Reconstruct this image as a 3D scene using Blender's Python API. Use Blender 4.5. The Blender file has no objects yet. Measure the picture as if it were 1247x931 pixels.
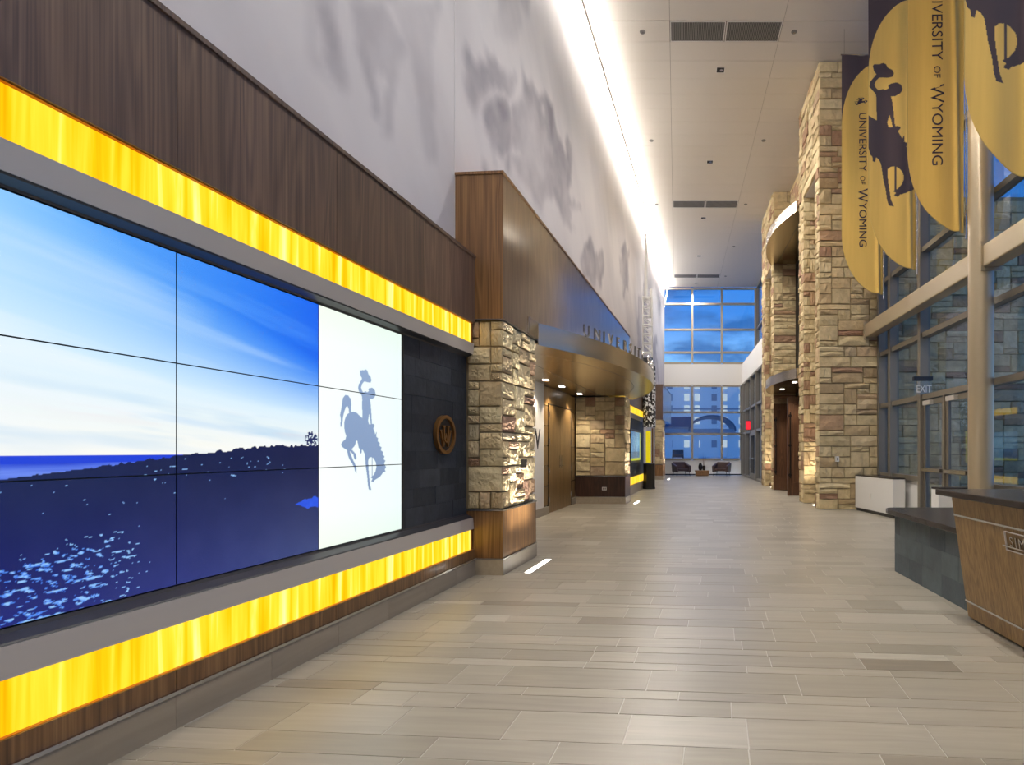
import bpy, math, random
import numpy as np
from mathutils import Matrix, Vector

# ------------------------------------------------------------------ camera, world, light
scene = bpy.context.scene
COL = scene.collection
EYE = 1.40
FOC = 675.0                      # focal length in pixels of the 1247 x 931 frame
cam_d = bpy.data.cameras.new('camera')
cam = bpy.data.objects.new('camera', cam_d)
COL.objects.link(cam)
cam.location = (0, 0, EYE)
cam.rotation_euler = (math.pi / 2, 0, 0)
cam_d.sensor_fit = 'HORIZONTAL'
cam_d.sensor_width = 36.0
cam_d.lens = FOC / 1247 * 36.0
cam_d.shift_x = (623.5 - 824.0) / 1247
cam_d.shift_y = (548.0 - 465.5) / 1247
cam_d.clip_end = 600
scene.camera = cam

scene.view_settings.view_transform = 'Standard'
scene.view_settings.look = 'None'
scene.view_settings.gamma = 1.0
scene.view_settings.use_curve_mapping = False
scene.view_settings.exposure = 0.55
scene.cycles.use_denoising = True
scene.cycles.max_bounces = 8
scene.cycles.diffuse_bounces = 4
scene.cycles.glossy_bounces = 4
scene.cycles.transparent_max_bounces = 12
scene.cycles.sample_clamp_indirect = 6.0
scene.cycles.caustics_reflective = False
scene.cycles.caustics_refractive = False

SKY = 1.35
DOWN_W = 560.0                  # ceiling downlights
COVE = 80.0                      # cove strip emission
WARM = (1.0, 0.86, 0.68)
NEUT = (1.0, 0.955, 0.90)


def lin(r, g, b):
    out = []
    for c in (r, g, b):
        c /= 255.0
        out.append(c / 12.92 if c <= 0.04045 else ((c + 0.055) / 1.055) ** 2.4)
    return tuple(out)


world = bpy.data.worlds.new('dusk_sky')
scene.world = world
world.use_nodes = True
wn, wl = world.node_tree.nodes, world.node_tree.links
wn.clear()
w_out = wn.new('ShaderNodeOutputWorld')
w_bg = wn.new('ShaderNodeBackground')
w_bg.inputs['Strength'].default_value = SKY
w_tc = wn.new('ShaderNodeTexCoord')
w_sep = wn.new('ShaderNodeSeparateXYZ')
w_ramp = wn.new('ShaderNodeValToRGB')
cr = w_ramp.color_ramp
cr.elements[0].position = 0.0
cr.elements[0].color = (*lin(192, 208, 226), 1)
cr.elements[1].position = 1.0
cr.elements[1].color = (*lin(30, 80, 150), 1)
e = cr.elements.new(0.12); e.color = (*lin(126, 176, 220), 1)
e = cr.elements.new(0.24); e.color = (*lin(50, 112, 186), 1)
w_map = wn.new('ShaderNodeMapping')
w_map.inputs['Scale'].default_value = (3.0, 3.0, 8.0)
w_noise = wn.new('ShaderNodeTexNoise')
w_noise.inputs['Scale'].default_value = 3.0
w_noise.inputs['Detail'].default_value = 6
w_cr = wn.new('ShaderNodeValToRGB')
w_cr.color_ramp.elements[0].position = 0.46
w_cr.color_ramp.elements[0].color = (0, 0, 0, 1)
w_cr.color_ramp.elements[1].position = 0.62
w_cr.color_ramp.elements[1].color = (0.75, 0.75, 0.75, 1)
w_mix = wn.new('ShaderNodeMixRGB')
w_mix.inputs['Color2'].default_value = (*lin(30, 74, 132), 1)
wl.new(w_tc.outputs['Generated'], w_sep.inputs[0])
wl.new(w_sep.outputs['Z'], w_ramp.inputs['Fac'])
wl.new(w_tc.outputs['Generated'], w_map.inputs['Vector'])
wl.new(w_map.outputs[0], w_noise.inputs['Vector'])
wl.new(w_noise.outputs['Fac'], w_cr.inputs['Fac'])
wl.new(w_cr.outputs['Color'], w_mix.inputs['Fac'])
wl.new(w_ramp.outputs['Color'], w_mix.inputs['Color1'])
wl.new(w_mix.outputs['Color'], w_bg.inputs['Color'])
wl.new(w_bg.outputs[0], w_out.inputs['Surface'])


def lamp(name, kind, loc, energy, color=NEUT, target=None, **kw):
    d = bpy.data.lights.new(name, kind)
    d.energy = energy
    d.color = color
    for k, v in kw.items():
        setattr(d, k, v)
    o = bpy.data.objects.new(name, d)
    COL.objects.link(o)
    o.location = loc
    if target is not None:
        o.rotation_euler = (Vector(target) - Vector(loc)).to_track_quat('-Z', 'Y').to_euler()
    return o


ZC = 10.59                        # ceiling height
ROW0, ROWP = 11.87, 0.61          # ceiling tile rows
DOWN_X = 1.06
DOWN_Y = [ROW0 + 2.5 * ROWP + 4.27 * k for k in range(-4, 5)]      # entry 4 is the first one in view
for y in DOWN_Y:
    lamp('downlight_beam', 'SPOT', (DOWN_X, y, ZC - 0.03), DOWN_W, NEUT, (DOWN_X, y, 0),
         spot_size=math.radians(125), spot_blend=0.7, shadow_soft_size=0.10)

# ------------------------------------------------------------------ frames and helpers
TAN = 0.0741
TH = math.atan(TAN)
WORLD = Matrix.Identity(4)
LF = Matrix.Translation((-2.83, 0, 0)) @ Matrix.Rotation(-TH, 4, 'Z')   # left wall: x = out of wall, y = along it
BASE = {}
rng = random.Random(7)


class MB:
    def __init__(self):
        self.v, self.f = [], []

    def add(self, v, f):
        n = len(self.v)
        self.v += [tuple(p) for p in v]
        self.f += [tuple(i + n for i in q) for q in f]
        return self

    def box(self, x0, x1, y0, y1, z0, z1):
        return self.add([(x0, y0, z0), (x1, y0, z0), (x1, y1, z0), (x0, y1, z0),
                         (x0, y0, z1), (x1, y0, z1), (x1, y1, z1), (x0, y1, z1)],
                        [(0, 3, 2, 1), (4, 5, 6, 7), (0, 1, 5, 4), (1, 2, 6, 5), (2, 3, 7, 6), (3, 0, 4, 7)])

    def hexa(self, p):
        return self.add(p, [(0, 3, 2, 1), (4, 5, 6, 7), (0, 1, 5, 4), (1, 2, 6, 5), (2, 3, 7, 6), (3, 0, 4, 7)])

    def prism(self, poly, z0, z1):            # plan polygon (ccw) extruded upward
        n = len(poly)
        v = [(x, y, z0) for x, y in poly] + [(x, y, z1) for x, y in poly]
        f = [tuple(range(n))[::-1], tuple(range(n, 2 * n))]
        f += [(i, (i + 1) % n, n + (i + 1) % n, n + i) for i in range(n)]
        return self.add(v, f)

    def sweep(self, prof, path):              # prof: list of (a, b); path: fn(a, b, k), k = 0..1
        n = len(prof)
        v = [path(a, b, 0) for a, b in prof] + [path(a, b, 1) for a, b in prof]
        f = [tuple(range(n)), tuple(range(n, 2 * n))[::-1]]
        f += [(i, n + i, n + (i + 1) % n, (i + 1) % n) for i in range(n)]
        return self.add(v, f)

    def tube(self, p, q, r, n=10, r2=None):
        p, q = Vector(p), Vector(q)
        d = (q - p).normalized()
        a = d.orthogonal().normalized()
        b = d.cross(a)
        r2 = r if r2 is None else r2
        v = []
        for c, rr in ((p, r), (q, r2)):
            for i in range(n):
                t = 2 * math.pi * i / n
                v.append(c + a * (rr * math.cos(t)) + b * (rr * math.sin(t)))
        f = [tuple(range(n))[::-1], tuple(range(n, 2 * n))]
        f += [(i, (i + 1) % n, n + (i + 1) % n, n + i) for i in range(n)]
        return self.add(v, f)

    def lathe(self, prof, cx, cy, n=24, a0=0.0):
        v, f = [], []
        for r, z in prof:
            for i in range(n):
                t = a0 + 2 * math.pi * i / n
                v.append((cx + r * math.cos(t), cy + r * math.sin(t), z))
        m = len(prof)
        for k in range(m - 1):
            for i in range(n):
                j = (i + 1) % n
                f.append((k * n + i, k * n + j, (k + 1) * n + j, (k + 1) * n + i))
        f.append(tuple(range(n))[::-1])
        f.append(tuple(range((m - 1) * n, m * n)))
        return self.add(v, f)


def tag(o, label=None, cat=None, group=None, kind=None):
    if label: o['label'] = label
    if cat: o['category'] = cat
    if group: o['group'] = group
    if kind: o['kind'] = kind
    return o


def put(name, me, mat, parent=None, frame=WORLD, base=(0, 0, 0)):
    o = bpy.data.objects.new(name, me)
    COL.objects.link(o)
    if mat is not None and not me.materials:
        me.materials.append(mat)
    if parent is None:
        o.matrix_world = frame @ Matrix.Translation(base)
        BASE[o.name] = Vector(base)
    else:
        o.parent = parent
        BASE[o.name] = BASE[parent.name]
    return o


def mk(name, mb, mat, parent=None, frame=WORLD, base=(0, 0, 0), smooth=None, bevel=None):
    b = BASE[parent.name] if parent is not None else Vector(base)
    me = bpy.data.meshes.new(name)
    me.from_pydata([(x - b[0], y - b[1], z - b[2]) for x, y, z in mb.v], [], mb.f)
    me.update()
    if smooth is not None:
        me.polygons.foreach_set('use_smooth', [True] * len(me.polygons))
        me.set_sharp_from_angle(angle=math.radians(smooth))
    o = put(name, me, mat, parent, frame, base)
    if bevel:
        m = o.modifiers.new('bevel', 'BEVEL')
        m.width = bevel
        m.segments = 2
        m.limit_method = 'ANGLE'
    return o


def empty(name, base, frame=WORLD):
    o = bpy.data.objects.new(name, None)
    COL.objects.link(o)
    o.empty_display_size = 0.2
    o.matrix_world = frame @ Matrix.Translation(base)
    BASE[o.name] = Vector(base)
    return o


def thing(name, label, cat, base, frame=WORLD, group=None):
    return tag(empty(name, base, frame), label, cat, group)


def struct(name, mb, mat, frame=WORLD, base=(0, 0, 0), **kw):
    return tag(mk(name, mb, mat, None, frame, base, **kw), kind='structure')


def sempty(name, base, frame=WORLD):
    return tag(empty(name, base, frame), kind='structure')


def copy_tree(src, loc=None, rotz=None):
    r = src.copy(); COL.objects.link(r)
    BASE[r.name] = BASE[src.name]
    if loc is not None: r.location = loc
    if rotz is not None: r.rotation_euler = (0, 0, rotz)
    for c in src.children:
        c2 = c.copy(); COL.objects.link(c2); c2.parent = r
        for g in c.children:
            g2 = g.copy(); COL.objects.link(g2); g2.parent = c2
    return r


def text_mesh(body, size, extrude, spacing=1.0):
    cu = bpy.data.curves.new('lettering', 'FONT')
    cu.body = body
    cu.size = size
    cu.extrude = extrude
    cu.space_character = spacing
    cu.resolution_u = 4
    ob = bpy.data.objects.new('lettering', cu)
    COL.objects.link(ob)
    dg = bpy.context.evaluated_depsgraph_get()
    me = bpy.data.meshes.new_from_object(ob.evaluated_get(dg))
    bpy.data.objects.remove(ob)
    bpy.data.curves.remove(cu)
    return me


# ------------------------------------------------------------------ materials
def new_mat(name):
    m = bpy.data.materials.new(name)
    m.use_nodes = True
    nt = m.node_tree
    return m, nt.nodes, nt.links, nt.nodes['Principled BSDF']


def plain(name, col, rough=0.5, metal=0.0, spec=0.5, bump=0.0, bscale=40.0, coat=0.0):
    m, n, l, p = new_mat(name)
    p.inputs['Base Color'].default_value = (*col, 1)
    p.inputs['Roughness'].default_value = rough
    p.inputs['Metallic'].default_value = metal
    p.inputs['Specular IOR Level'].default_value = spec
    p.inputs['Coat Weight'].default_value = coat
    if bump:
        tc = n.new('ShaderNodeTexCoord')
        nz = n.new('ShaderNodeTexNoise'); nz.inputs['Scale'].default_value = bscale
        nz.inputs['Detail'].default_value = 5
        bp = n.new('ShaderNodeBump'); bp.inputs['Strength'].default_value = bump
        l.new(tc.outputs['Object'], nz.inputs['Vector'])
        l.new(nz.outputs['Fac'], bp.inputs['Height'])
        l.new(bp.outputs[0], p.inputs['Normal'])
    return m


def ramp(n, stops, interp='LINEAR'):
    r = n.new('ShaderNodeValToRGB')
    r.color_ramp.interpolation = interp
    els = r.color_ramp.elements
    els[0].position, els[0].color = stops[0][0], (*stops[0][1], 1)
    els[1].position, els[1].color = stops[-1][0], (*stops[-1][1], 1)
    for p, c in stops[1:-1]:
        x = els.new(p); x.color = (*c, 1)
    return r


def math_node(n, l, op, a, b=None):
    m = n.new('ShaderNodeMath'); m.operation = op
    for i, x in enumerate((a, b)):
        if x is None: continue
        if isinstance(x, (int, float)): m.inputs[i].default_value = x
        else: l.new(x, m.inputs[i])
    return m.outputs[0]


def rand_out(n, l):                       # one number per object and per loose piece
    oi = n.new('ShaderNodeObjectInfo')
    ge = n.new('ShaderNodeNewGeometry')
    s = math_node(n, l, 'ADD', oi.outputs['Random'], ge.outputs['Random Per Island'])
    return math_node(n, l, 'FRACT', s)


def coords(n, l, scale, shift=None):
    tc = n.new('ShaderNodeTexCoord')
    src = tc.outputs['Object']
    if shift is not None:
        k = math_node(n, l, 'MULTIPLY', shift, 37.0)
        va = n.new('ShaderNodeVectorMath'); va.operation = 'ADD'
        cb = n.new('ShaderNodeCombineXYZ')
        for i in range(3): l.new(k, cb.inputs[i])
        l.new(src, va.inputs[0]); l.new(cb.outputs[0], va.inputs[1])
        src = va.outputs[0]
    mp = n.new('ShaderNodeMapping')
    mp.inputs['Scale'].default_value = scale
    l.new(src, mp.inputs['Vector'])
    return mp.outputs[0]


def wood(name, dark, mid, light, rough=0.42, coat=0.0, vary=0.25, axis='Z'):
    m, n, l, p = new_mat(name)
    rnd = rand_out(n, l)
    sc = {'Z': (5.0, 5.0, 0.42), 'X': (0.42, 5.0, 5.0), 'Y': (5.0, 0.42, 5.0)}[axis]
    c1 = coords(n, l, sc, rnd)
    n1 = n.new('ShaderNodeTexNoise'); n1.inputs['Scale'].default_value = 1.0
    n1.inputs['Detail'].default_value = 1.5; n1.inputs['Distortion'].default_value = 0.35
    l.new(c1, n1.inputs['Vector'])
    ring = math_node(n, l, 'MULTIPLY', n1.outputs['Fac'], 60.0)
    ring = math_node(n, l, 'SINE', ring)
    ring = math_node(n, l, 'MULTIPLY_ADD', ring, 0.5); ring.node.inputs[2].default_value = 0.5
    sc2 = tuple(s * (20 if s > 1 else 2.4) for s in sc)
    c2 = coords(n, l, sc2, rnd)
    n2 = n.new('ShaderNodeTexNoise'); n2.inputs['Scale'].default_value = 1.0; n2.inputs['Detail'].default_value = 4
    l.new(c2, n2.inputs['Vector'])
    a = math_node(n, l, 'MULTIPLY', ring, 0.15)
    b = math_node(n, l, 'MULTIPLY', n2.outputs['Fac'], 0.70)
    s = math_node(n, l, 'ADD', a, b)
    n3 = math_node(n, l, 'MULTIPLY', n1.outputs['Fac'], 0.3)
    s = math_node(n, l, 'ADD', s, n3)
    rr = ramp(n, [(0.32, dark), (0.56, mid), (0.84, light)])
    l.new(s, rr.inputs['Fac'])
    hs = n.new('ShaderNodeHueSaturation')
    v = math_node(n, l, 'MULTIPLY_ADD', rnd, vary); v.node.inputs[2].default_value = 1 - vary / 2
    l.new(v, hs.inputs['Value'])
    l.new(rr.outputs['Color'], hs.inputs['Color'])
    l.new(hs.outputs['Color'], p.inputs['Base Color'])
    p.inputs['Roughness'].default_value = rough
    p.inputs['Coat Weight'].default_value = coat
    p.inputs['Coat Roughness'].default_value = 0.12
    p.inputs['Coat IOR'].default_value = 1.5 if coat < .5 else 1.8
    bp = n.new('ShaderNodeBump'); bp.inputs['Strength'].default_value = 0.06
    l.new(n2.outputs['Fac'], bp.inputs['Height']); l.new(bp.outputs[0], p.inputs['Normal'])
    return m


def stone(name, stops, rough=0.9, bump=0.8, bscale=20.0, vary=0.36):
    m, n, l, p = new_mat(name)
    rnd = rand_out(n, l)
    rr = ramp(n, stops)
    l.new(rnd, rr.inputs['Fac'])
    c = coords(n, l, (1, 1, 1), rnd)
    ge = n.new('ShaderNodeNewGeometry')
    n1 = n.new('ShaderNodeTexNoise'); n1.inputs['Scale'].default_value = 7.0; n1.inputs['Detail'].default_value = 6
    l.new(ge.outputs['Position'], n1.inputs['Vector'])
    hs = n.new('ShaderNodeHueSaturation')
    v = math_node(n, l, 'MULTIPLY_ADD', n1.outputs['Fac'], vary * 2); v.node.inputs[2].default_value = 1 - vary
    l.new(v, hs.inputs['Value'])
    l.new(rr.outputs['Color'], hs.inputs['Color'])
    l.new(hs.outputs['Color'], p.inputs['Base Color'])
    n2 = n.new('ShaderNodeTexNoise'); n2.inputs['Scale'].default_value = bscale; n2.inputs['Detail'].default_value = 8
    l.new(ge.outputs['Position'], n2.inputs['Vector'])
    bp = n.new('ShaderNodeBump'); bp.inputs['Strength'].default_value = bump; bp.inputs['Distance'].default_value = 0.02
    l.new(n2.outputs['Fac'], bp.inputs['Height']); l.new(bp.outputs[0], p.inputs['Normal'])
    p.inputs['Roughness'].default_value = rough
    p.inputs['Specular IOR Level'].default_value = 0.25
    return m


def tile_mat(name, stops, rough, streak_scale):
    m, n, l, p = new_mat(name)
    rnd = rand_out(n, l)
    rr = ramp(n, stops)
    l.new(rnd, rr.inputs['Fac'])
    c = coords(n, l, streak_scale, rnd)
    n1 = n.new('ShaderNodeTexNoise'); n1.inputs['Scale'].default_value = 1.0; n1.inputs['Detail'].default_value = 6
    n1.inputs['Distortion'].default_value = 0.6
    l.new(c, n1.inputs['Vector'])
    hs = n.new('ShaderNodeHueSaturation')
    v = math_node(n, l, 'MULTIPLY_ADD', n1.outputs['Fac'], 0.55); v.node.inputs[2].default_value = 0.725
    l.new(v, hs.inputs['Value'])
    l.new(rr.outputs['Color'], hs.inputs['Color'])
    l.new(hs.outputs['Color'], p.inputs['Base Color'])
    p.inputs['Specular IOR Level'].default_value = 0.75
    ro = math_node(n, l, 'MULTIPLY_ADD', n1.outputs['Fac'], 0.15); ro.node.inputs[2].default_value = rough - 0.07
    l.new(ro, p.inputs['Roughness'])
    return m


def emit(name, col, strength):
    m, n, l, p = new_mat(name)
    n.remove(p)
    em = n.new('ShaderNodeEmission')
    em.inputs['Color'].default_value = (*col, 1); em.inputs['Strength'].default_value = strength
    l.new(em.outputs[0], n['Material Output'].inputs['Surface'])
    return m


def attr_emit(name, strength):
    m, n, l, p = new_mat(name)
    at = n.new('ShaderNodeAttribute'); at.attribute_name = 'print'
    p.inputs['Base Color'].default_value = (0.006, 0.006, 0.008, 1)
    p.inputs['Roughness'].default_value = 0.25
    l.new(at.outputs['Color'], p.inputs['Emission Color'])
    p.inputs['Emission Strength'].default_value = strength
    m.cycles.emission_sampling = 'NONE'
    return m


def attr_mat(name, rough, sheen=0.0, bump=0.0):
    m, n, l, p = new_mat(name)
    at = n.new('ShaderNodeAttribute'); at.attribute_name = 'print'
    l.new(at.outputs['Color'], p.inputs['Base Color'])
    p.inputs['Roughness'].default_value = rough
    p.inputs['Sheen Weight'].default_value = sheen
    return m


def glass(name, tint=(0.90, 0.95, 0.97), base=0.06, gain=0.9):
    m, n, l, p = new_mat(name)
    n.remove(p)
    lw = n.new('ShaderNodeLayerWeight'); lw.inputs['Blend'].default_value = 0.5
    f = math_node(n, l, 'POWER', lw.outputs['Facing'], 4.0)
    f = math_node(n, l, 'MULTIPLY_ADD', f, gain - base); f.node.inputs[2].default_value = base
    tr = n.new('ShaderNodeBsdfTransparent'); tr.inputs['Color'].default_value = (*tint, 1)
    gl = n.new('ShaderNodeBsdfGlossy'); gl.inputs['Roughness'].default_value = 0.01
    mx = n.new('ShaderNodeMixShader')
    l.new(f, mx.inputs[0]); l.new(tr.outputs[0], mx.inputs[1]); l.new(gl.outputs[0], mx.inputs[2])
    l.new(mx.outputs[0], n['Material Output'].inputs['Surface'])
    return m


def amber_mat(name, strength):
    m, n, l, p = new_mat(name)
    n.remove(p)
    c = coords(n, l, (9, 9, 0.35))
    n1 = n.new('ShaderNodeTexNoise'); n1.inputs['Scale'].default_value = 1.6; n1.inputs['Detail'].default_value = 5
    n1.inputs['Distortion'].default_value = 0.5
    l.new(c, n1.inputs['Vector'])
    rr = ramp(n, [(0.22, lin(244, 150, 0)), (0.42, lin(255, 188, 14)), (0.56, lin(255, 212, 52)), (0.72, lin(255, 242, 160))])
    l.new(n1.outputs['Fac'], rr.inputs['Fac'])
    em = n.new('ShaderNodeEmission'); em.inputs['Strength'].default_value = strength
    l.new(rr.outputs['Color'], em.inputs['Color'])
    l.new(em.outputs[0], n['Material Output'].inputs['Surface'])
    return m


def brushed(name, col, rough=0.28):
    m, n, l, p = new_mat(name)
    p.inputs['Base Color'].default_value = (*col, 1)
    p.inputs['Metallic'].default_value = 1.0
    p.inputs['Roughness'].default_value = rough
    p.inputs['Anisotropic'].default_value = 0.5
    return m


SAND = [(0.0, lin(168, 146, 112)), (0.15, lin(192, 171, 132)), (0.4, lin(206, 187, 147)), (0.55, lin(184, 166, 128)),
        (0.74, lin(214, 197, 158)), (0.83, lin(176, 146, 114)), (0.91, lin(148, 116, 94)), (0.96, lin(168, 138, 112)), (1.0, lin(176, 164, 134))]
M = dict(
    walnut=wood('walnut_dark', lin(66, 51, 42), lin(96, 74, 60), lin(126, 100, 80), 0.42, 0.12),
    walnut_warm=wood('walnut_warm', lin(84, 58, 32), lin(124, 88, 52), lin(160, 120, 76), 0.38, 0.15),
    walnut_gloss=wood('walnut_gloss', lin(76, 58, 44), lin(104, 82, 62), lin(130, 106, 82), 0.3, 1.0),
    walnut_deep=wood('walnut_deep', lin(34, 20, 14), lin(58, 36, 26), lin(88, 58, 42), 0.4, 0.1),
    oak_desk=wood('desk_walnut', lin(96, 72, 40), lin(130, 101, 60), lin(156, 126, 80), 0.4, 0.1),
    door_wood=wood('door_walnut', lin(58, 36, 24), lin(88, 58, 38), lin(118, 82, 54), 0.45, 0.05),
    stone=stone('sandstone', SAND),
    mortar=plain('mortar', lin(150, 134, 106), 0.95, bump=0.4, bscale=60),
    slate=stone('slate', [(0, lin(42, 46, 52)), (0.4, lin(50, 54, 60)), (0.7, lin(58, 62, 68)), (1, lin(36, 40, 46))], 0.55, 0.25, 14, 0.35),
    slate_desk=stone('slate_desk', [(0, lin(66, 76, 82)), (0.4, lin(80, 90, 96)), (0.7, lin(92, 102, 106)), (1, lin(58, 68, 74))], 0.5, 0.25, 14, 0.35),
    black_joint=plain('dark_joint', lin(30, 32, 36), 0.8),
    granite=stone('granite', [(0, lin(50, 46, 46)), (1, lin(58, 52, 50))], 0.22, 0.05, 40, 0.6),
    amber=amber_mat('amber_onyx', 0.95),
    amber_glow_paint=plain('amber_glow_paint', lin(190, 110, 30), 0.5),  # amber light on the wood edge, put into the colour
    frame_grey=plain('frame_metal', lin(192, 184, 175), 0.34, 0.2),
    black=plain('black_plastic', lin(22, 22, 26), 0.35),
    reveal=plain('black_reveal', lin(40, 40, 46), 0.4),
    chrome=plain('satin_chrome', lin(200, 198, 196), 0.22, 1.0),
    steel=brushed('brushed_steel', lin(205, 198, 186), 0.2),
    soffit_steel=brushed('soffit_steel', lin(196, 180, 150), 0.24),
    white=plain('white_paint', lin(226, 222, 216), 0.6),
    trim_white=plain('white_laminate', lin(222, 220, 216), 0.4),
    bead=plain('corner_bead', lin(215, 210, 206), 0.5),
    core=plain('plaster', lin(196, 188, 182), 0.8),
    mural=attr_mat('mural_print', 0.65),
    screen=attr_emit('screen_picture', 0.70),
    ceil=plain('ceiling_panel', lin(214, 208, 200), 0.8, bump=0.05, bscale=120),
    ceil_joint=plain('ceiling_joint', lin(120, 114, 106), 0.9),
    vent=plain('vent_grey', lin(128, 126, 122), 0.6),
    vent_dark=plain('vent_shadow', lin(58, 58, 58), 0.8),
    cove=emit('cove_lamp', (1.0, 0.95, 0.88), COVE),
    lens=emit('lamp_lens', (1.0, 0.94, 0.85), 14.0),
    floor_lens=emit('floor_lamp_lens', (1.0, 0.95, 0.86), 9.0),
    tile=tile_mat('floor_tile', [(0, lin(138, 131, 117)), (0.3, lin(147, 140, 126)), (0.6, lin(157, 150, 136)),
                                 (0.82, lin(142, 135, 122)), (0.93, lin(168, 162, 149)), (1, lin(128, 119, 105))], 0.32, (1.6, 22, 1)),
    grout=plain('grout', lin(192, 188, 180), 0.8),
    base_tile=tile_mat('base_tile', [(0, lin(150, 138, 120)), (0.5, lin(162, 150, 130)), (1, lin(140, 128, 110))], 0.45, (14, 1.4, 14)),
    mullion=plain('bronze_aluminium', lin(128, 120, 107), 0.4, 0.4),
    mullion_far=plain('champagne_aluminium', lin(168, 158, 140), 0.4, 0.6),
    column=plain('champagne_paint', lin(176, 160, 132), 0.3, 0.35, coat=0.3),
    glass=glass('window_glass'),
    glass_far=glass('far_window_glass', (0.93, 0.96, 0.98), 0.05, 0.8),
    case_glass=glass('case_glass', (0.96, 0.97, 0.98), 0.05, 0.6),
    banner=attr_mat('banner_cloth', 0.75, 0.3),
    banner_ink=plain('banner_ink', lin(52, 38, 54), 0.75),
    leather=plain('brown_leather', lin(58, 38, 36), 0.38),
    iron=plain('black_iron', lin(30, 28, 28), 0.45, 0.6),
    bronze=plain('bronze', lin(150, 108, 62), 0.35, 0.8),
    bronze_dark=plain('bronze_patina', lin(52, 46, 40), 0.5, 0.4),
    red_sign=emit('exit_red', (1.0, 0.03, 0.05), 0.8),
    yellow=emit('case_yellow', lin(240, 215, 20), 0.6),
    tvblue=attr_emit('tv_picture', 0.6),
    lattice=plain('white_steel', lin(214, 212, 208), 0.4),
    concrete=plain('snowy_pavement', lin(214, 216, 220), 0.9),
    facade=plain('facade_render', lin(236, 236, 236), 0.85, bump=0.1, bscale=2),
    facade_dark=plain('facade_band', lin(150, 158, 172), 0.85),
    lit=emit('lit_window', lin(200, 218, 235), 0.62),
    roof=plain('roof_metal', lin(70, 92, 120), 0.4, 0.5),
    carpaint=plain('car_paint', lin(40, 46, 60), 0.25, 0.4),
    tyre=plain('tyre', lin(20, 20, 22), 0.8),
    back=plain('back_wall', lin(190, 182, 172), 0.7),
    rim=plain('ash_stick', lin(120, 90, 60), 0.7),
)


def print_mesh(name, P, cols, faces):
    me = bpy.data.meshes.new(name)
    me.from_pydata([tuple(p) for p in P], [], faces)
    at = me.color_attributes.new('print', 'FLOAT_COLOR', 'POINT')
    rgba = np.ones((len(P), 4), dtype=np.float32)
    rgba[:, :3] = cols
    at.data.foreach_set('color', rgba.ravel())
    me.update()
    return me


def grid_faces(nx, ny, flip=False):
    out = []
    for j in range(ny - 1):
        for i in range(nx - 1):
            a = j * nx + i
            q = (a, a + 1, a + nx + 1, a + nx)
            out.append(q[::-1] if flip else q)
    return out


def hash2(ix, iy, seed):
    h = np.sin(ix * 127.1 + iy * 311.7 + seed * 74.7) * 43758.5453
    return h - np.floor(h)


def vnoise(x, y, seed=0):
    ix, iy = np.floor(x), np.floor(y)
    fx, fy = x - ix, y - iy
    fx, fy = fx * fx * (3 - 2 * fx), fy * fy * (3 - 2 * fy)
    a, b = hash2(ix, iy, seed), hash2(ix + 1, iy, seed)
    c, d = hash2(ix, iy + 1, seed), hash2(ix + 1, iy + 1, seed)
    return (a * (1 - fx) + b * fx) * (1 - fy) + (c * (1 - fx) + d * fx) * fy


def fbm(x, y, seed=0, o=5):
    s, a, t = 0, 0.5, 0
    for k in range(o):
        s = s + a * vnoise(x * 2 ** k, y * 2 ** k, seed + k)
        t += a
        a *= 0.5
    return s / t


def inside(px, py, poly):
    r = np.zeros(px.shape, bool)
    n = len(poly)
    for i in range(n):
        x0, y0 = poly[i]
        x1, y1 = poly[(i + 1) % n]
        if y0 == y1: continue
        c = ((y0 > py) != (y1 > py)) & (px < (x1 - x0) * (py - y0) / (y1 - y0) + x0)
        r ^= c
    return r


def srgb(c):
    c = np.clip(c / 255.0, 0, 1)
    return np.where(c <= 0.04045, c / 12.92, ((c + 0.055) / 1.055) ** 2.4)


def blur(a, k):
    for ax in (0, 1):
        p = np.pad(a, [(k, k) if i == ax else (0, 0) for i in range(2)], mode='edge')
        c = np.cumsum(p, axis=ax)
        c = np.concatenate([np.zeros_like(np.take(c, [0], axis=ax)), c], axis=ax)
        n = a.shape[ax]
        a = (np.take(c, range(2 * k + 1, 2 * k + 1 + n), axis=ax) - np.take(c, range(0, n), axis=ax)) / (2 * k + 1)
    return a


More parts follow.
